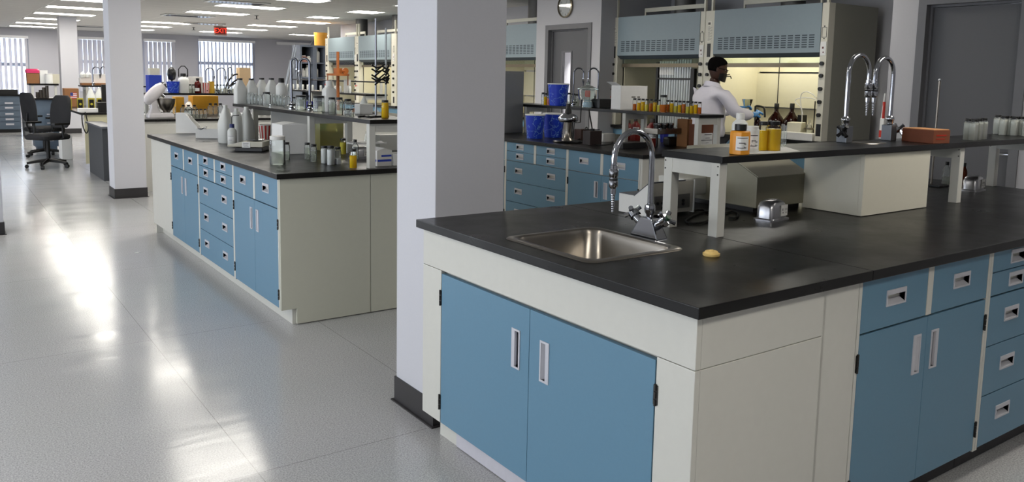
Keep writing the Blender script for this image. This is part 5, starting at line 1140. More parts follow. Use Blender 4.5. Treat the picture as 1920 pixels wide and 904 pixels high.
hd_ = MB(); a0 = Vector((-26*s_, 0, 27*s_)); a1 = Vector((7*s_, 0, 60*s_)); pts = [a0.lerp(a1, u) for u in (0, .08, .3, .6, .85, 1)]; hd_.tube(pts, [5*s_, 9*s_, 11*s_, 11.5*s_, 10*s_, 7*s_], 18); hd_.build('motor_head', wm, t, smooth=True)
MB().tube([a1-Vector((.8*s_, 0, .8*s_)), a1+Vector((3*s_, 0, 3*s_))], 5*s_, 14).build('hub', mat('mixer_chrome', (150, 148, 150), .2, .9), t, smooth=True)
MB().tube([Vector((1*s_, 0, 46*s_)), Vector((9*s_, 0, 38*s_))], 3*s_, 10).build('beater_shaft', chrome, t, smooth=True)
MB().lathe([(.001, 9*s_), (6*s_, 9*s_), (7*s_, 12*s_), (12*s_, 18*s_), (15*s_, 27*s_), (16*s_, 35*s_), (15.2*s_, 35*s_), (14*s_, 26*s_), (11*s_, 18*s_), (.001, 13*s_)], (12*s_, -.01, 0), 28, caps=False).build('bowl', steel, t, smooth=True)
# around and above the mixer (each stands on worktop DZ or shelf 1.205)
S2 = 1.205
def VD(name, label, cat, px, py, w, h, z, style='jar', reg=(.76, 2.32, 10.05, 10.3), **k):
    o = V(name, label, cat, px, py, w, h, z, style, **k); o.location = seat(Vector(o.location), *reg); return o
def bd(name, label, cat, x0, x1, yt, yb, z, mt, depth=.15, reg=None, **k):
    """box given by its outline in view; its foot line is moved onto the surface it stands on"""
    p = seat(onz((x0+x1)/2, yb, z), *reg); t = bx(name, label, cat, x0, x1, yt, yb, z, mt, depth, y=p.y, **k)
    return t
rD = (.76, 2.3, 10.06, 10.28)
capb = blackp
for k, a in enumerate((348, 355, 362, 369, 376, 384)): VD('sample_bottle', '%s of the six small capped bottles behind the magazine file' % wordy[k], 'bottle', a, 223-k*.3, 6.5, 17, DZ, 'jar', reg=(.5, 2.3, 9.5, 10.7), cap=capb, liq=water_l, lvl=.4, group='small bottles beside the mixer', n=12)
for k, a in enumerate((342, 352, 363, 393, 403, 412)): VD('glass_jar', '%s round clear jar standing behind the small capped bottles' % wordy[k], 'jar', a, 216, 11, 22 if k > 2 else 19, DZ, 'boston', reg=(.5, 2.3, 9.7, 10.6), cap=capb, group='round clear jars beside the mixer', n=14)
VD('plastic_jug', 'white jug under the shelf behind the mixer bowl', 'jug', 351, 205, 20, 22, DZ, 'jug', reg=(.5, 2.3, 9.9, 10.6), bm_=hdpe, cap=None)
yel = mat('yellow_card', (206, 150, 40), .7, var=.06)
t = bd('yellow_carton', 'yellow carton under the shelf right of the white jug', 'box', 362, 410, 180, 206, DZ, yel, .25, reg=(.5, 2.3, 10.42, 10.5)); 
bd('yellow_carton', 'small yellow carton between mixer bowl and white jug', 'box', 330, 346, 182, 204, DZ, yel, .2, reg=(.5, 2.3, 10.42, 10.5))
VD('beaker', 'small glass beaker behind the steel mixer bowl', 'beaker', 320, 216, 14, 16, DZ, 'beaker', reg=(.9, 2.3, 10.0, 10.6))
navy = mat('blue_plastic', (34, 62, 170), .4, var=.05)
bd('storage_bin', 'blue plastic bin on the shelf above the mixer', 'bin', 280, 304, 141, 175, S2, navy, .2, reg=(.72, 2.3, 10.06, 10.2))
t = bd('beige_device', 'beige box device resting on the blue bin', 'device', 282, 300, 127, 141, S2, mat('meter_beige', (206, 202, 184), .45), .14, reg=(.72, 2.3, 10.06, 10.2)); 
o = [x for x in COL.objects if x.name.startswith('storage_bin')][0]; t.location = o.location + Vector((.02, .02, o['h']+.001)); 
for c_ in t.children:
    if c_.name.startswith('body'): c_.scale.z = .09/max(.01, t['h'])
bucket('blue speckled tub on the shelf right above the mixer bowl', 321, 179, 26, 24, S2, 'blue tubs above the mixer', marb, rim=navy, sx=rD)
t = VD('plastic_jug', 'white jerrycan with a black loop handle above the shelf bottles', 'jerrycan', 341, 176, 19, 38, S2, 'hdpe', reg=rD, bm_=hdpe, cap=blackp, sq=.3)
s_ = mpp(t.location); MB().tube([(-8*s_, 0, 30*s_), (-8*s_, 0, 44*s_), (-3*s_, 0, 50*s_), (3*s_, 0, 50*s_), (8*s_, 0, 44*s_), (8*s_, 0, 30*s_)], 1*s_, 8).build('loop_handle', blackp, t, smooth=True)
t = VD('microscope_lamp', 'black oval headed lamp device between blue bin and jerrycan', 'lamp', 321, 174, 10, 10, S2, 'vial', reg=rD, bm_=blackp, cap=None)
s_ = mpp(t.location); MB().lathe([(.001, 22*s_), (6*s_, 25*s_), (8*s_, 34*s_), (7*s_, 42*s_), (3*s_, 47*s_), (.001, 48*s_)], n=18, caps=False).build('lamp_head', blackp, t, smooth=True); MB().tube([(0, 0, 8*s_), (0, 0, 24*s_)], 1.5*s_, 8).build('stem', blackm, t, smooth=True)
VD('wine_bottle', 'slim dark green bottle right of the jerrycan', 'bottle', 351, 172, 6, 31, S2, 'boston', reg=rD, bm_=clear('green_glass', (60, 120, 50), .2, .5), cap=blackp)
bd('white_carton', 'low white carton behind the small bottles on the mixer shelf', 'box', 354, 381, 144, 170, S2, paper, .12, reg=(.8, 2.3, 10.06, 10.2))
t = VD('amber_jar', 'dark red jar with black cap and red base band on the shelf', 'jar', 369, 178, 13, 30, S2, 'boston', reg=rD, bm_=clear('dark_red_glass', (90, 24, 20), .2, .7), cap=blackp, lab=(.14, .34, 0, FACE))
t = striped('striped_tub', 'pale red striped tub beside the dark red jar', 384, 179, 15, 22, S2, n=9); t.location = seat(Vector(t.location), *rD)
VD('yellow_cup', 'yellow plastic cup right of the pale red striped tub', 'cup', 395, 178, 12, 24, S2, 'beaker', reg=rD, bm_=mat('yellow_cup', (216, 170, 60), .5))
for k, a in enumerate((337, 343.5, 350, 356.5, 362)): VD('sample_bottle', '%s of five capped bottles left of the dark red jar' % wordy[k], 'bottle', a, 179, 6, 18, S2, 'jar', reg=(.76, 2.3, 10.06, 10.2), cap=capb, liq=pale_l if k < 2 else water_l, lvl=.5, group='five capped bottles on the mixer shelf', n=12)
for k in range(7): VD('sample_bottle', '%s of seven capped bottles right of the yellow cup' % wordy[k], 'bottle', 402+k*5.6, 179, 5.4, 18, S2, 'jar', reg=(.76, 2.3, 10.06, 10.2), cap=capb, liq=mat('milky_liquid', (226, 224, 210), .5), lvl=.55, group='seven capped bottles on the mixer shelf', n=12)
def tapD(a, yt, b, lab):
    t = plain_tap(a, 178, yt, b, S2, lab, grp='taps on the far shelf', tr=.008); t.location = seat(Vector(t.location), *rD); return t
tapD(388, 127, 404, 'thin gooseneck tap before the bright window, left one'); tapD(409, 127, 426, 'thin gooseneck tap before the bright window, middle one'); tapD(430, 126, 437, 'thin narrow tap before the bright window, right one')
bd('brown_carton', 'tan carton standing high before the right edge of the bright window', 'box', 450, 471, 127, 175, S2, mat('tan_card', (196, 168, 132), .8), .16, reg=(.76, 2.3, 10.05, 10.15))
cable('tangled black hoses behind the white jerrycans before the bright window', [ony(a, b, 10.2) for a, b in ((424, 176), (424, 163), (430, 150), (438, 141), (447, 140), (452, 148), (446, 156), (436, 158), (428, 165), (440, 152), (456, 145), (462, 141))], .012, 'hose', rubber, 'hose')
for a, lab in ((497, 'white bottle behind the white jerrycans, topped by black cap'),): V('plastic_bottle', lab, 'bottle', a, 187, 17, 42, SH, 'hdpe', bm_=hdpe, cap=blackp).location = (.90, 4.95+.6, SH+.0006)
# ------------------------------------------------------------------ bench beyond the tall taps
rE = (3.58, 3.70, 9.6, 12.8); rE2 = (2.95, 3.5, 9.5, 12.8)
for k in range(13):
    a = 540+k*9.2 + (6 if k > 5 else 0); VD('white_bottle', '%s small white bottle in the row seen behind the tall taps' % (wordy[k]), 'bottle', a, 187, 7, 17, SH, 'jar', reg=rE, cap=whitep, bm_=hdpe_t, group='row of white bottles on the farther bench', n=12)
VD('white_bottle', 'larger white capped jar at the right of the white bottle row', 'jar', 650, 181, 16, 30, SH, 'wide', reg=rE, cap=whitep, bm_=hdpe_t)
t = thing('orange_stand', 'orange painted stand with a round plate before the farther hood', 'stand', seat(onz(634, 214, EZ), 2.98, 3.4, 9.6, 12.5)+Vector((0, 0, .0006))); s_ = mpp(t.location)
om = mat('orange_paint', (146, 82, 32), .45, var=.06); b0 = Vector(t.location); zf_ = lambda py: ony(634, py, b0.y).z-b0.z
MB().cbox(0, 0, .2, .2, 0, .02).build('base', om, t, bevel=.003); MB().tube([(0, 0, .02), (0, 0, zf_(142))], 3*s_, 12).build('rod', om, t, smooth=True)
MB().tube([(0, 0, zf_(142)), (0, 0, zf_(138))], 21*s_, 28).build('plate', om, t, smooth=True)
MB().tube([(0, 0, zf_(138)), (0, 0, zf_(128))], 8*s_, 20).build('hub', om, t, smooth=True); MB().tube([(0, 0, zf_(128)), (0, 0, zf_(97))], 2.7*s_, 12).build('mast', om, t, smooth=True)
m_ = MB(); m_.tube([(7*s_, 0, zf_(133)), (13*s_, 0, zf_(133))], 2.5*s_, 10); m_.tube([(15*s_, -.01, zf_(133)), (15*s_, .03, zf_(133))], 6*s_, 16); m_.build('clamp_wheel', om, t, smooth=True)
m_ = MB(); m_.tube([(-20*s_, 0, zf_(141)), (-20*s_, 0, zf_(160))], 1*s_, 8); m_.tube([(20*s_, 0, zf_(141)), (20*s_, 0, zf_(160))], 1*s_, 8); m_.build('hanger', om, t, smooth=True)
# open cabinet and orange tub at the end of the hood row
p = ony(588, 120, 16.75); zt = ony(588, 85, 16.75).z; a = ony(563, 120, 16.75).x; b = ony(612, 120, 16.75).x
t = thing('open_cabinet', 'tall dark open shelf cabinet with bottles left of the farther hood', 'cabinet', (a, 16.75, 0)); w_ = b-a; gm = mat('cabinet_blue_grey', (104, 112, 126), .5)
m_ = MB(); m_.box(0, .04, 0, .5, 0, zt); m_.box(w_-.04, w_, 0, .5, 0, zt); m_.box(w_*.55-.04, w_*.55+.05, 0, .5, 0, zt-.04); m_.box(.04, w_-.04, 0, .5, zt-.04, zt); m_.build('frame', gm, t)
m_ = MB(); m_.box(.04, w_-.04, .48, .5, 0, zt-.04); m_.build('back_panel', dark, t)
zz = [ony(588, v, 16.75).z for v in (145, 117)]
for z in zz + [.5, .9]: MB().box(.04, w_*.55-.04, .02, .48, z-.03, z).build('shelf_board', gm, t); MB().box(w_*.55+.05, w_-.04, .02, .48, z-.03, z).build('shelf_board', gm, t)
for (u, zi_, w2, h2, lab, mt) in ((.22, 0, .11, .20, 'squat bottle with red label, lower left in the open cabinet', 1), (.40, 0, .12, .28, 'white bottle with red label in the open cabinet lower shelf', 1), (.70, 0, .13, .26, 'white jug on the lower right shelf of the open cabinet', 0), (.26, 1, .16, .16, 'wrapped pink bundle on the upper left cabinet shelf', 2), (.43, 1, .15, .14, 'white bundle on the upper left cabinet shelf', 0), (.73, 1, .17, .34, 'large white bottle on the upper right cabinet shelf', 0)):
    vessel('cabinet_bottle' if mt != 2 else 'bundle', lab, 'bottle', (a+u*w_, 16.95, zz[zi_]+.001), w2, h2, 'hdpe', bm_=hdpe if mt != 2 else mat('pink_wrap', (206, 150, 140), .7), cap=whitep, lab=(.15, .45, 0, -PI/2) if mt == 1 else None)
p = ony(603, 84, 16.95); s_ = mpp(p); t = thing('orange_tub', 'round orange tub standing on top of the open cabinet', 'tub', (p.x, 17.0, zt+.001))
MB().lathe([(.001, 0), (11.5*s_, 0), (12*s_, 23*s_), (.001, 23*s_)], n=28, caps=False).build('wall', mat('orange_tub', (232, 166, 62), .45), t, smooth=True); MB().lathe([(12.3*s_, 20*s_), (12.4*s_, 24.5*s_), (.001, 25*s_)], n=28, caps=False).build('lid', mat('orange_tub_lid', (238, 176, 70), .45), t, smooth=True)
a = ony(520, 81, YF-.08); b = ony(582, 83, YF-.08); t = thing('blind_rail', 'bare white blind rail on the far wall left of the open cabinet', 'rail', (a.x, YF-.08, a.z)); MB().box(0, b.x-a.x, 0, .08, -.05, .05).build('rail', railm, t)
m_ = MB(); m_.tube([(b.x-a.x, .02, 0), (b.x-a.x+.28, .02, .42)], .02, 8); m_.build('cord_arm', railm, t)
# ------------------------------------------------------------------ far left: desks, chairs, shelving
FZ = .86
worktop('worktop', .20, 1.75, 12.05, 15.5, FZ-.032, FZ, 'black worktop of the bench left of the tall grey column')
yc = mat('pale_yellow_panel', (206, 200, 168), .5, var=.03)
m_ = MB(); m_.box(.25, 1.70, 12.09, 12.12, .10, FZ-.032); m_.box(.32, 1.70, 12.16, 12.19, 0, .10); m_.box(1.0, 1.70, 12.2, 15.45, .10, FZ-.032)
filler('end_panel', 'pale yellow end panel of the bench behind the office chairs', m_, mt=yc)
worktop('side_desk', .24, .455, 10.6, 11.95, .715, .74, 'grey desk top just left of the tall column', mt=mat('desk_grey', (90, 92, 98), .4), cat='desk')
m_ = MB(); m_.box(.27, .44, 10.7, 11.9, .0, .714); filler('desk_pedestal', 'grey desk pedestal half hidden behind the tall column', m_, mt=mat('pedestal_dark', (66, 68, 72), .5), cat='pedestal')
rF = (.24, 1.6, 12.15, 15.5)
def bF(name, label, cat, x0, x1, yt, yb, mt, depth=.2, y=None, z=FZ): 
    p = seat(onz((x0+x1)/2, yb, z), *rF) if y is None else Vector((0, y, 0)); return bx(name, label, cat, x0, x1, yt, yb, z, mt, depth, y=p.y)
t = bF('brown_carton', 'brown carton with a small flag sticker left of the white jugs', 'box', 122, 149, 166, 200, cardboard, .25, y=14.2)
w_, h_ = t['w'], t['h']; m_ = MB(); x0_, x1_, z0_, z1_ = w_*.40, w_*.85, h_*.45, h_*.78
for k in range(7): m_.box(x0_, x1_, -.003, -.001, z0_+(z1_-z0_)*k/7, z0_+(z1_-z0_)*(k+1)/7, k % 2)
m_.box(x0_, x0_+(x1_-x0_)*.42, -.004, -.003, z0_+(z1_-z0_)*.45, z1_, 2); m_.build('flag_sticker', [mat('flag_red', (190, 60, 60), .6), paper, mat('flag_blue', (50, 60, 130), .6)], t)
for k, a in enumerate((154, 169, 185)): V('plastic_jug', 'white jug standing behind the yellow meters, %s' % ['left one', 'middle one', 'right one'][k], 'jug', a, 200, 16, 38, FZ, 'jug', bm_=hdpe_t, cap=None, group='white jugs on the left bench').location.y = 13.6
for c_ in [x for x in COL.objects if x.get('group') == 'white jugs on the left bench']:
    pass
for k, a in enumerate((129, 151, 172, 188)):
    t = bF('yellow_meter', 'yellow and black handheld meter, %s of the four' % ['leftmost', 'second', 'third', 'rightmost'][k], 'meter', a-6, a+6, 184, 201, mat('meter_yellow', (190, 176, 60), .5), .04, y=12.9)
    w_, h_ = t['w'], t['h']; MB().box(w_*.14, w_*.86, -.004, 0, h_*.12, h_*.88).build('face', blackp, t); MB().tube([(w_/2, -.004, h_*.5), (w_/2, -.009, h_*.5)], w_*.2, 12).build('dial', mat('dial_yellow', (206, 196, 60), .5), t)
bF('monitor', 'dark monitor back at the right end of the left bench, by the column', 'monitor', 192, 214, 159, 201, blackp, .06, y=12.7)
bF('desk_phone', 'black desk phone with slanted front beside the column', 'phone', 184, 209, 192, 208, blackp, .15, y=12.2)
bF('paper_stack', 'white papers spread on the front of the left bench', 'paper', 148, 184, 203.5, 206, paper, .18, y=12.2)

t = bx('brown_carton', 'long low brown carton on the shelf above the jugs', 'box', 154, 205, 156, 166, 1.22, cardboard, .25, y=14.6)
shelf('shelf above the left bench carrying white boxes', .55, 2.0, 14.5, 14.9, 'x', (.62, 1.85), z1=1.22, z0=1.195, base=FZ)
zt = t.location.z + t['h']
for (a, b, yt, lab, mt) in ((176, 200, 139, 'white carton upon the long brown carton before the closed blind', paper), (150, 172, 146, 'low white tray of domes upon the long brown carton', whitep)):
    o = bx('white_carton', lab, 'box', a, b, yt, 156, zt, mt, .14, y=14.70); 
for k, a in enumerate((155, 166)): 
    s_ = mpp(Vector((1.2, 14.7, 1.5))); o = ony(a, 146, 14.72); vessel('cone_cover', 'white cone shaped cover on the low tray, %s' % ('left' if k == 0 else 'right'), 'cover', (o.x, 14.72, o.z+.001), 10*s_, 12*s_, 'jug', bm_=hdpe_t, group='cone covers')
for a, b, lab in ((175, 187, 'thin tap before the closed blind, left one of two'), (203, 191, 'thin tap before the closed blind, beside the tall column')): 
    t = plain_tap(a, 158, 126, b, 1.22, lab, grp='taps before the closed blind', tr=.01); t.location = seat(Vector(t.location), .95, 1.85, 14.53, 14.55)
# shelving unit with pink topped carton
GY = 15.6
a = ony(57, 200, GY).x; b = ony(112, 200, GY).x; z1_ = ony(85, 157, GY).z; z2_ = ony(85, 184, GY).z
t = thing('shelving_unit', 'grey shelf unit carrying the pink topped carton at far left', 'shelf', (a, GY, 0)); w_ = b-a
MB().box(0, w_, 0, .45, z1_-.03, z1_).build('shelf_board', black_top, t); MB().box(.0, w_, 0, .45, z2_-.03, z2_).build('shelf_board', black_top, t)
for u in (.03, w_-.07): MB().box(u, u+.04, .02, .06, z2_, z1_-.03).build('post', cream, t)
m_ = MB(); m_.box(.05, w_-.02, .05, .44, .08, z2_-.03); m_.box(.09, w_-.06, .09, .42, 0, .08); m_.build('cabinet_body', mat('slate_blue', (92, 106, 122), .5), t)
for k in range(4): 
    o = MB().box(.07+w_*.35, w_-.04, .035, .05, .12+k*.16, .26+k*.16).build('drawer', mat('slate_blue', (92, 106, 122), .5), t); MB().box(w_*.55, w_*.75, .025, .035, .18+k*.16, .20+k*.16).build('handle', pullm, o)
def onG(name, lab, cat, x0, x1, yt, z, mt, d=.2, **k): return bx(name, lab, cat, x0, x1, yt, 150, z, mt, d, y=GY+.08, **k)
t = onG('brown_carton', 'brown carton with a pink bag folded over its top', 'box', 51, 74, 135, z1_, cardboard); m_ = MB(); w2, h2 = t['w'], t['h']; m_.rings([rrect(-.01, w2+.01, -.01, .21, .03, h2-.02, 4), rrect(-.015, w2+.015, -.015, .215, .04, h2+.03, 4), rrect(.01, w2-.01, .01, .19, .04, h2+.055, 4)]); m_.build('pink_bag', mat('pink_bag', (222, 60, 110), .5), t, smooth=True)
onG('white_carton', 'tall white carton right of the pink topped carton', 'box', 75, 90, 132, z1_, paper)
o = onz(92, 156, z1_); vessel('plastic_bottle', 'round white jar before the tall white carton', 'jar', (ony(92, 150, GY+.05).x, GY+.06, z1_+.001), 13*mpp(Vector((0, GY, 1.3))), 19*mpp(Vector((0, GY, 1.3))), 'wide', bm_=hdpe, cap=whitep)
onG('small_printer', 'small beige printer at the right end of the shelf unit', 'printer', 99, 112, 139, z1_, mat('meter_beige', (206, 202, 184), .45))
for k, (x0, yt) in enumerate(((70, 173), (76, 169), (82, 164), (88, 161))): 
    pz = ony(x0, yt, GY+.1); vessel('steel_canister', 'grey canister number row under the shelf, %s' % ['shortest', 'second shortest', 'second tallest', 'tallest'][k], 'canister', (pz.x, GY+.12, z2_+.001), 5.5*mpp(pz), pz.z-z2_, 'beaker', bm_=mat('canister_grey', (96, 90, 84), .4, .5), group='grey canisters')
for x in [x for x in COL.objects if x.get('group') == 'grey canisters']: x['label'] = x['label'].replace('number row under the shelf', 'in the stepped row on the shelf unit')
# far left drawer cabinet
a = ony(-60, 200, 20.9).x; b = ony(38, 200, 20.9).x; zt = ony(10, 177, 20.9).z
t = thing('drawer_cabinet', 'slate blue drawer cabinet with black top at the left picture edge', 'cabinet', (a, 20.9, 0)); w_ = b-a; sl = mat('slate_blue', (92, 106, 122), .5)
MB().box(0, w_, 0, .6, .08, zt-.04).build('body', sl, t); MB().box(-.02, w_+.03, -.03, .62, zt-.04, zt).build('top', black_top, t)
for k, (u0, u1) in enumerate(((.16, .28), (.30, .40), (.42, .56), (.58, .72), (.73, .82))):
    for h_ in (0, 1): 
        xa = .03+h_*w_/2; o = MB().box(xa, xa+w_/2-.05, -.018, 0, zt*u0, zt*u1-.008).build('drawer', sl, t); MB().box(xa+w_*.17, xa+w_*.33, -.03, -.018, zt*(u0+u1)/2-.02, zt*(u0+u1)/2+.02).build('handle', pullm, o)
MB().box(0, w_, .03, .6, 0, .08).build('plinth', blackp, t)
tb = thing('paper_tray', 'dark trays with papers on the far left drawer cabinet', 'tray', (a+w_*.25, 20.95, zt+.001)); MB().box(0, w_*.72, 0, .4, 0, .10).build('tray', blackp, tb); MB().prism([(w_*.42, .105), (w_*.74, .125), (w_*.74, .13), (w_*.42, .11)], 'y', 0, .35).build('papers', paper, tb)
a = ony(44, 200, 19.5).x; t = thing('grey_pedestal', 'grey two drawer pedestal between drawer cabinet and shelf unit', 'cabinet', (a, 19.5, 0)); w_ = ony(56, 200, 19.5).x-a; zt = ony(50, 198, 19.5).z
MB().box(0, w_, 0, .5, 0, zt).build('body', mat('pedestal_grey', (96, 98, 100), .5), t)
for k in range(2): MB().box(.01, w_-.01, -.012, 0, .02+k*zt/2, zt/2-.01+k*zt/2).build('drawer', mat('pedestal_grey', (96, 98, 100), .5), t)
# office chairs
chairm = mat('chair_fabric', (24, 24, 27), .8, var=.15, scale=200)
def office_chair(label, loc, rotz, s=1.0):
    t = thing('office_chair', label, 'chair', loc, rotz, 'office chairs at the left bench')
    st = MB(); st.rings([rrect(-.23, .23, -.22, .22, .08, .43, 5), rrect(-.25, .25, -.24, .24, .10, .455, 5), rrect(-.25, .25, -.24, .24, .10, .49, 5), rrect(-.21, .21, -.20, .20, .09, .515, 5)]); st.build('seat', chairm, t, smooth=True, angle=60)
    bk = MB(); R = []
    for (z, w, y) in ((.60, .17, .20), (.66, .21, .225), (.80, .225, .235), (.95, .215, .25), (1.05, .18, .27), (1.09, .12, .275)): R.append([(-w, y, z), (-w*.8, y-.03, z), (w*.8, y-.03, z), (w, y, z), (w*.8, y+.035, z), (-w*.8, y+.035, z)])
    bk.rings(R); bk.build('backrest', chairm, t, smooth=True, angle=70)
    MB().tube([(0, .05, .42), (0, .24, .43), (0, .285, .55), (0, .27, .75)], .018, 8).build('back_support', blackm, t, smooth=True)
    MB().tube([(0, 0, .10), (0, 0, .43)], .028, 12).build('gas_column', blackm, t, smooth=True)
    for sx_ in (-1, 1): 
        m_ = MB(); m_.tube([(sx_*.20, .02, .44), (sx_*.30, .02, .47), (sx_*.30, .02, .66)], .016, 8); m_.box(sx_*.30-.035, sx_*.30+.035, -.14, .12, .66, .69); m_.build('armrest', blackp, t, smooth=True)
    for k in range(5):
        a = 2*PI*k/5+.3; e = (math.cos(a)*.29, math.sin(a)*.29); o = MB().tube([(0, 0, .115), (e[0]*.5, e[1]*.5, .10), (e[0], e[1], .075)], [.03, .024, .018], 8).build('base_spoke', blackp, t, smooth=True)
        MB().tube([(e[0]-.02*math.sin(a), e[1]+.02*math.cos(a), .028), (e[0]+.02*math.sin(a), e[1]-.02*math.cos(a), .028)], .028, 12).build('castor', blackp, o, smooth=True)
    return t
p = onz(88, 284, 0); office_chair('black high backed office chair, farther of the two', (p.x-.12, 14.6, 0), 2.0)
p = onz(140, 312, 0); t = office_chair('black office chair nearest the pale yellow end panel', (-.17, 12.75, 0), -1.0)
t = bx('computer_tower', 'white computer case on the floor between the chairs', 'computer', 116, 136, 255, 281, 0, paper, .4, bevel=.006, y=13.9)
cable('dark cables hanging from the left bench behind the chairs', [(.22, 12.03, .86), (.21, 12.03, .80), (.22, 12.02, .66), (.26, 12.05, .56), (.29, 12.05, .62), (.28, 12.05, .75), (.26, 12.03, .85), (.26, 12.06, .866)], .008)
# scrap on the floor, ring stand bench at the end
p = onz(257, 474, 0); m_ = MB(); m_.prism([(p.x-.02, p.y), (p.x+.0, p.y-.012), (p.x+.03, p.y+.006), (p.x+.005, p.y+.016)], 'z', .0005, .0015); tag(m_.build('paper_scrap', paper), 'tiny white paper scrap lying on the open floor', 'scrap')
# ================================================================== PERSON
def skin_mesh(name, mt, joints, bones, parent, root=0, sub=2, smooth=True):
    """one continuous surface grown around a skeleton; joints: (x, y, z, rx[, ry])"""
    me = bpy.data.meshes.new(name); me.from_pydata([j[:3] for j in joints], bones, []); me.materials.append(mt)
    o = bpy.data.objects.new(name, me); COL.objects.link(o); o.parent = parent
    md = o.modifiers.new('skin', 'SKIN'); md.use_smooth_shade = True; md.branch_smoothing = .6
    sv = me.skin_vertices[0].data if me.skin_vertices else None
    if sv is None:
        bpy.context.view_layer.objects.active = o
    for i, j in enumerate(joints):
        me.skin_vertices[0].data[i].radius = (j[3], j[4] if len(j) > 4 else j[3]); me.skin_vertices[0].data[i].use_root = (i == root)
    s_ = o.modifiers.new('sub', 'SUBSURF'); s_.levels = sub; s_.render_levels = sub
    dg = bpy.context.evaluated_depsgraph_get(); dg.update(); m2 = bpy.data.meshes.new_from_object(o.evaluated_get(dg)); m2.name = name
    o.modifiers.clear(); o.data = m2; m2.polygons.foreach_set('use_smooth', [True]*len(m2.polygons)); m2.update()
    return o
skinm = mat('brown_skin', (64, 40, 30), .5, var=.08, scale=40)
coat = mat('lab_coat_cotton', (222, 219, 229), .85, var=.03, scale=25, bump=.35)
trous = mat('grey_trousers', (62, 62, 66), .8, var=.1)
hairm = mat('black_hair', (10, 9, 9), 1.0, var=.3, scale=300, bump=.5, spec=.08)
glove = mat('blue_nitrile', (70, 140, 205), .4, var=.05)
PP = Vector((5.02, 4.37, 0)); PERS = thing('person', 'person in a white lab coat and blue gloves working at the lit hood', 'person', PP, -math.radians(8))
# local axes: +x is where the body faces (towards the hood); right side is -y
HT = 1.745
J = []; Bn = []
def j(*a): J.append(a); return len(J)-1
def b(*ids):
    for a, c in zip(ids, ids[1:]): Bn.append((a, c))
pel = j(0, 0, .93, .15, .12); wai = j(.0, 0, 1.08, .14, .11); che = j(.01, 0, 1.25, .165, .12); sho = j(.01, 0, 1.38, .14, .09); nk = j(.03, -.005, 1.47, .058); nk2 = j(.05, -.01, 1.54, .056)
b(pel, wai, che, sho, nk, nk2)
rs = j(.02, -.17, 1.385, .070); re = j(.14, -.27, 1.16, .050); rw = j(.375, -.255, 1.165, .032, .027); b(sho, rs, re, rw)
ls = j(.02, .17, 1.385, .070); le = j(.20, .21, 1.15, .050); lw = j(.42, .02, 1.215, .032, .027); b(sho, ls, le, lw)
for s_ in (-1, 1):
    h = j(0, s_*.095, .86, .098); k = j(.02, s_*.11, .50, .066); c = j(0, s_*.11, .34, .060); a = j(-.01, s_*.11, .09, .040); f = j(.07, s_*.12, .045, .042, .035); e = j(.17, s_*.125, .03, .036, .022); b(pel, h, k, c, a, f, e)
def hand(w, dirv, upv, side, curl):
    """palm and five fingers growing from wrist joint w; dirv fingers' direction, upv back of the hand"""
    W_ = Vector(J[w][:3]); d = Vector(dirv).normalized(); u = Vector(upv).normalized(); s = d.cross(u).normalized()*side
    p1 = j(*(W_+d*.045), .026, .016); p2 = j(*(W_+d*.082), .030, .014); b(w, p1, p2)
    for k_, (off, ln) in enumerate(((.030, .066), (.010, .075), (-.010, .070), (-.029, .055))):
        q0 = W_+d*.088+s*off; last = p2; ang = 0; pos = q0; i0 = j(*pos, .0095); b(p2, i0); last = i0; dd = d.copy()
        for seg, f_ in enumerate((.45, .30, .25)):
            ang += curl*(.5 if seg == 0 else .8); dd = (d*math.cos(ang)-u*math.sin(ang)); pos = pos+dd*ln*f_; i1 = j(*pos, .0088-.0008*seg); b(last, i1); last = i1
    t0 = j(*(W_+d*.030+s*.030-u*.008), .0115); t1 = j(*(W_+d*.062+s*.045-u*.026), .0105); t2 = j(*(W_+d*.085+s*.038-u*.040), .009); b(p1, t0, t1, t2)
hand(rw, (.92, .18, .25), (0, -.5, .85), 1, .55); hand(lw, (.80, -.45, .20), (.1, .25, .95), -1, .65)
body = skin_mesh('body', skinm, J, Bn, PERS, pel, 2)
# head: shaped from rings of an egg, looking to +x and turned to the right
def head_mesh():
    m_ = MB(); R = []; n = 28; H = .235
    #      z,  front, back, half width
    prof = ((.0, .055, .030, .040), (.03, .082, .052, .055), (.06, .092, .070, .063), (.085, .090, .085, .068), (.11, .088, .094, .071), (.14, .090, .100, .0745), (.17, .088, .102, .0755), (.195, .078, .096, .071), (.215, .058, .078, .060), (.229, .032, .048, .038), (.235, .004, .006, .005))
    for z, fr, bk, hw in prof:
        ring = []
        for k in range(n):
            a = 2*PI*k/n; c, s = math.cos(a), math.sin(a); x = (fr if c > 0 else bk)*abs(c)**.85*(1 if c > 0 else -1); y = hw*abs(s)**.9*(1 if s > 0 else -1)
            # nose, brow, eye sockets, lips and chin
            if c > .93:
                w_ = (c-.93)/.07
                x += w_*(.022*math.exp(-((z-.098)/.016)**2) + .010*math.exp(-((z-.118)/.016)**2) + .006*math.exp(-((z-.06)/.008)**2) + .006*math.exp(-((z-.02)/.014)**2))
            if .75 < c < .93: x -= .006*math.exp(-((z-.122)/.010)**2)
            ring.append((x, y, z))
        R.append(ring)
    m_.rings(R); return m_
hm = head_mesh(); Rz = Matrix.Rotation(-math.radians(38), 4, 'Z'); Ry = Matrix.Rotation(math.radians(12), 4, 'Y'); T = Matrix.Translation((.045, -.01, HT-.235))
TM = T @ Rz @ Ry
def xf(mb): mb.v = [tuple(TM @ Vector(v)) for v in mb.v]; return mb
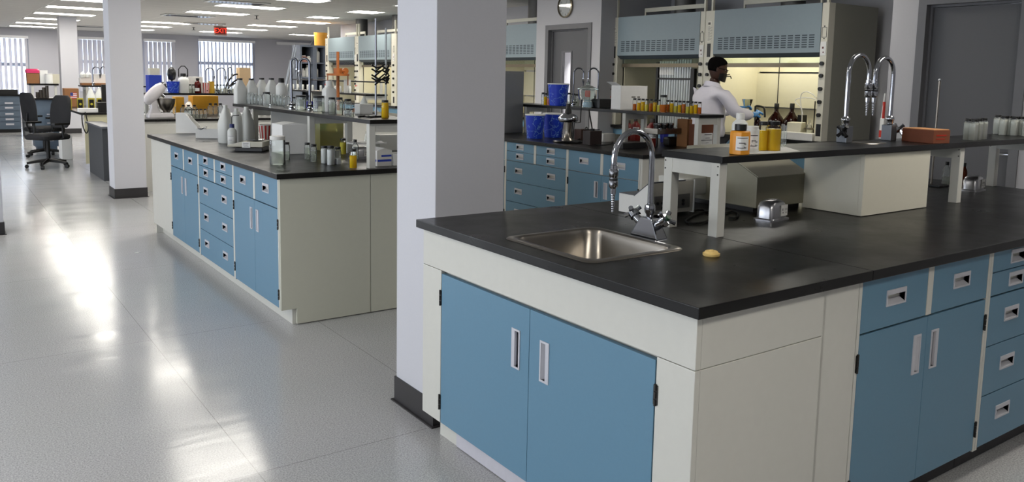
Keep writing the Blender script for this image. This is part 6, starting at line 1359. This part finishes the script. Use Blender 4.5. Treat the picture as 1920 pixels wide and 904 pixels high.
# the head joins the neck inside the collar; same skin
hb = xf(hm).build('head', skinm, PERS, smooth=True, angle=80)
for s_ in (-1, 1):
    e = MB(); R = []
    for k, (rr_, oz) in enumerate(((.010, 0), (.017, .004), (.015, .010), (.006, .011))): R.append([(.0+rr_*.62*math.cos(2*PI*i/12)-.004, s_*(.070+oz), .108+rr_*1.55*math.sin(2*PI*i/12)) for i in range(12)])
    xf(e.rings(R)).build('ear', skinm, hb, smooth=True)
    e = MB(); e.lathe([(.001, -.008), (.006, -.006), (.009, 0), (.006, .006), (.001, .008)], (.078, s_*.032, .122), 12, caps=False); xf(e).build('eye', mat('eye_white', (200, 196, 190), .3), hb, smooth=True)
m_ = MB(); m_.box(.088, .096, -.022, .022, .052, .060); xf(m_).build('lips', mat('lip_brown', (84, 44, 40), .5), hb, bevel=.003)
# hair cap
m_ = MB(); R = []
for (z, fr, bk, hw) in ((.085, -.045, .090, .0725), (.11, -.02, .101, .0765), (.14, .02, .107, .0795), (.165, .082, .109, .0810), (.195, .086, .103, .0765), (.217, .066, .085, .066), (.233, .038, .054, .044), (.242, .004, .006, .005)):
    ring = []
    for k in range(28):
        a = 2*PI*k/28; c, s = math.cos(a), math.sin(a); x = (fr*abs(c)**.85 if c > 0 else -bk*abs(c)**.85); ring.append((x, hw*abs(s)**.9*(1 if s > 0 else -1), z))
    R.append(ring)
xf(m_.rings(R)).build('hair', hairm, PERS, smooth=True, angle=80)
# black mask hanging at the chin with its ties
m_ = MB(); R = []
for (x, hw, z0, z1) in ((.03, .070, .015, .075), (.07, .055, .0, .085), (.100, .030, -.005, .088), (.110, .006, .0, .085)): R.append([(x, -hw, z0), (x, -hw-.004, (z0+z1)/2), (x, -hw, z1), (x, hw, z1), (x, hw+.004, (z0+z1)/2), (x, hw, z0)])
xf(m_.rings(R)).build('face_mask', blackp, PERS, smooth=True)
m_ = MB(); m_.tube([(.105, -.02, .06), (.145, -.015, .072), (.16, -.01, .05)], .006, 8); m_.tube([(.105, -.02, .075), (.135, -.02, .09)], .005, 8); xf(m_).build('mask_tie', blackp, PERS, smooth=True)
m_ = MB(); m_.tube([(.10, -.060, .124), (-.01, -.079, .126)], .003, 6); m_.tube([(.10, .060, .124), (-.01, .079, .126)], .003, 6); m_.tube([(.100, -.060, .124), (.112, -.03, .122), (.112, .03, .122), (.10, .060, .124)], .003, 6); xf(m_).build('glasses', blackm, PERS, smooth=True)
# clothes
J2 = []; B2 = []
def j2(*a): J2.append(a); return len(J2)-1
def b2(*ids):
    for a, c in zip(ids, ids[1:]): B2.append((a, c))
c0 = j2(-.01, 0, .86, .160, .225); c1 = j2(-.005, 0, .98, .150, .205); c2 = j2(-.005, 0, 1.12, .155, .212); c3 = j2(0, 0, 1.27, .160, .228); c4 = j2(0, 0, 1.375, .125, .195); c5 = j2(.012, -.003, 1.45, .075, .085)
b2(c0, c1, c2, c3, c4, c5)
for (S_, E_, W2, sg) in ((rs, re, rw, -1), (ls, le, lw, 1)):
    s0 = Vector(J[S_][:3]); e0 = Vector(J[E_][:3]); w0 = Vector(J[W2][:3]); 
    a0_ = j2(*s0, .096); a1_ = j2(*s0.lerp(e0, .5), .078); a2_ = j2(*e0, .074); a3_ = j2(*e0.lerp(w0, .5), .064); a4_ = j2(*e0.lerp(w0, .90), .050)
    b2(c4, a0_, a1_, a2_, a3_, a4_)
co = skin_mesh('lab_coat', coat, J2, B2, PERS, c0, 2)
# folds of cloth: gentle displacement of the coat surface
for v in co.data.vertices:
    x, y, z = v.co; n = v.normal
    f = .0045*math.sin(z*46+y*18+2*math.sin(x*14)) + .0035*math.sin(y*38+x*30+z*9)
    v.co = v.co + n*f
m_ = MB(); R = []
for (z, r) in ((1.435, .088), (1.475, .070), (1.482, .074), (1.43, .098)): R.append([(.03-.2*(z-1.44)+r*1.05*math.cos(2*PI*k/20), -.005+r*math.sin(2*PI*k/20), z+.018*math.cos(2*PI*k/20)*-1) for k in range(20)])
m_.rings(R, caps=False).build('collar', coat, co, smooth=True)
TJ = [(0, 0, .95, .155, .13)]; TB = []
for s_ in (-1, 1):
    i = len(TJ); TJ += [(0, s_*.10, .84, .115), (.02, s_*.112, .50, .086), (0, s_*.112, .12, .070)]; TB += [(0, i), (i, i+1), (i+1, i+2)]
skin_mesh('trousers', trous, TJ, TB, PERS, 0, 1)
for s_ in (-1, 1): 
    m_ = MB(); m_.rings([rrect(-.075, .215, s_*.122-.05, s_*.122+.05, .04, .0, 5), rrect(-.08, .22, s_*.122-.054, s_*.122+.054, .045, .025, 5), rrect(-.07, .20, s_*.122-.05, s_*.122+.05, .045, .06, 5), rrect(-.065, .07, s_*.122-.045, s_*.122+.045, .04, .105, 5)]); m_.build('shoe', blackp, PERS, smooth=True, angle=50)
def glove_mesh(w, dirv, upv, side, curl, nm):
    global J, Bn
    keep, kb = J, Bn; W_ = Vector(keep[w][:3]); d = Vector(dirv).normalized(); J = [tuple(W_-d*.05)+(.040, .036), tuple(W_)+(.037, .032)]; Bn = [(0, 1)]
    hand(1, dirv, upv, side, curl); J2_ = [tuple(q_[:3])+tuple(r+.0022 for r in q_[3:]) for q_ in J]; o = skin_mesh(nm, glove, J2_, Bn, PERS, 0, 2); J, Bn = keep, kb; return o
glove_mesh(rw, (.92, .18, .25), (0, -.5, .85), 1, .55, 'glove'); glove_mesh(lw, (.80, -.45, .20), (.1, .25, .95), -1, .65, 'glove')
# what the hands hold
Mp = Matrix.Translation(PP) @ Matrix.Rotation(-math.radians(8), 4, 'Z')
pl = Mp @ Vector((.50, -.02, 1.225)); t = thing('beaker', 'clear flared beaker held up in the raised gloved hand', 'beaker', pl, 0)
MB().lathe([(.001, -.01), (.030, -.01), (.034, .0), (.058, .085), (.062, .088)], n=24, caps=False).build('wall', clear('held_beaker', (226, 226, 196), .3, .45), t, smooth=True)
pr2 = Mp @ Vector((.455, -.235, 1.055)); t = thing('dark_bottle', 'dark bottle held by the lower gloved hand', 'bottle', pr2, 0)
MB().lathe([(.001, -.11), (.036, -.11), (.038, -.10), (.038, .02), (.030, .045), (.016, .06), (.016, .09)], n=20, caps=False).build('body', dark_g, t, smooth=True)
MB().lathe([(.018, .075), (.018, .105), (.001, .106)], n=16, caps=False).build('cap', blackp, t, smooth=True)
# print on the two labelled bottles of the long shelf
for key, w_ in (('orange liquid bottle with black cap', 31), ('pale yellow plastic bottle', 22)):
    o = [x for x in COL.objects if str(x.get('label', '')).startswith(key)][0]; s_ = mpp(o.location); r_ = w_*s_/2*(1.09 if w_ > 25 else 1.06)
    for nm, sz, zz in (('Esse', .0135, 21), ('Lot No.', .0085, 14.5)):
        text('lettering', nm, sz, inkblack, o, (math.cos(LF)*r_, math.sin(LF)*r_, zz*s_), (PI/2, 0, LF+PI/2), .0003)
# ================================================================== finishing
for o in [o for o in COL.objects if o.type == 'FONT']: conv(o)
nums = [o for o in COL.objects if o.name.startswith('numeral')]
if nums:
    verts, faces = [], []
    for o in nums:
        bpy.context.view_layer.update(); M_ = o.matrix_local; k = len(verts)
        verts += [tuple(M_ @ v.co) for v in o.data.vertices]; faces += [tuple(k+i for i in p.vertices) for p in o.data.polygons]
    me = bpy.data.meshes.new('numerals'); me.from_pydata(verts, [], faces); me.materials.append(inkblack); n = bpy.data.objects.new('numerals', me); COL.objects.link(n); n.parent = nums[0].parent
    for o in nums: bpy.data.objects.remove(o)
for o in COL.objects:
    for k_ in ('w', 'h'):
        if k_ in o.keys(): del o[k_]
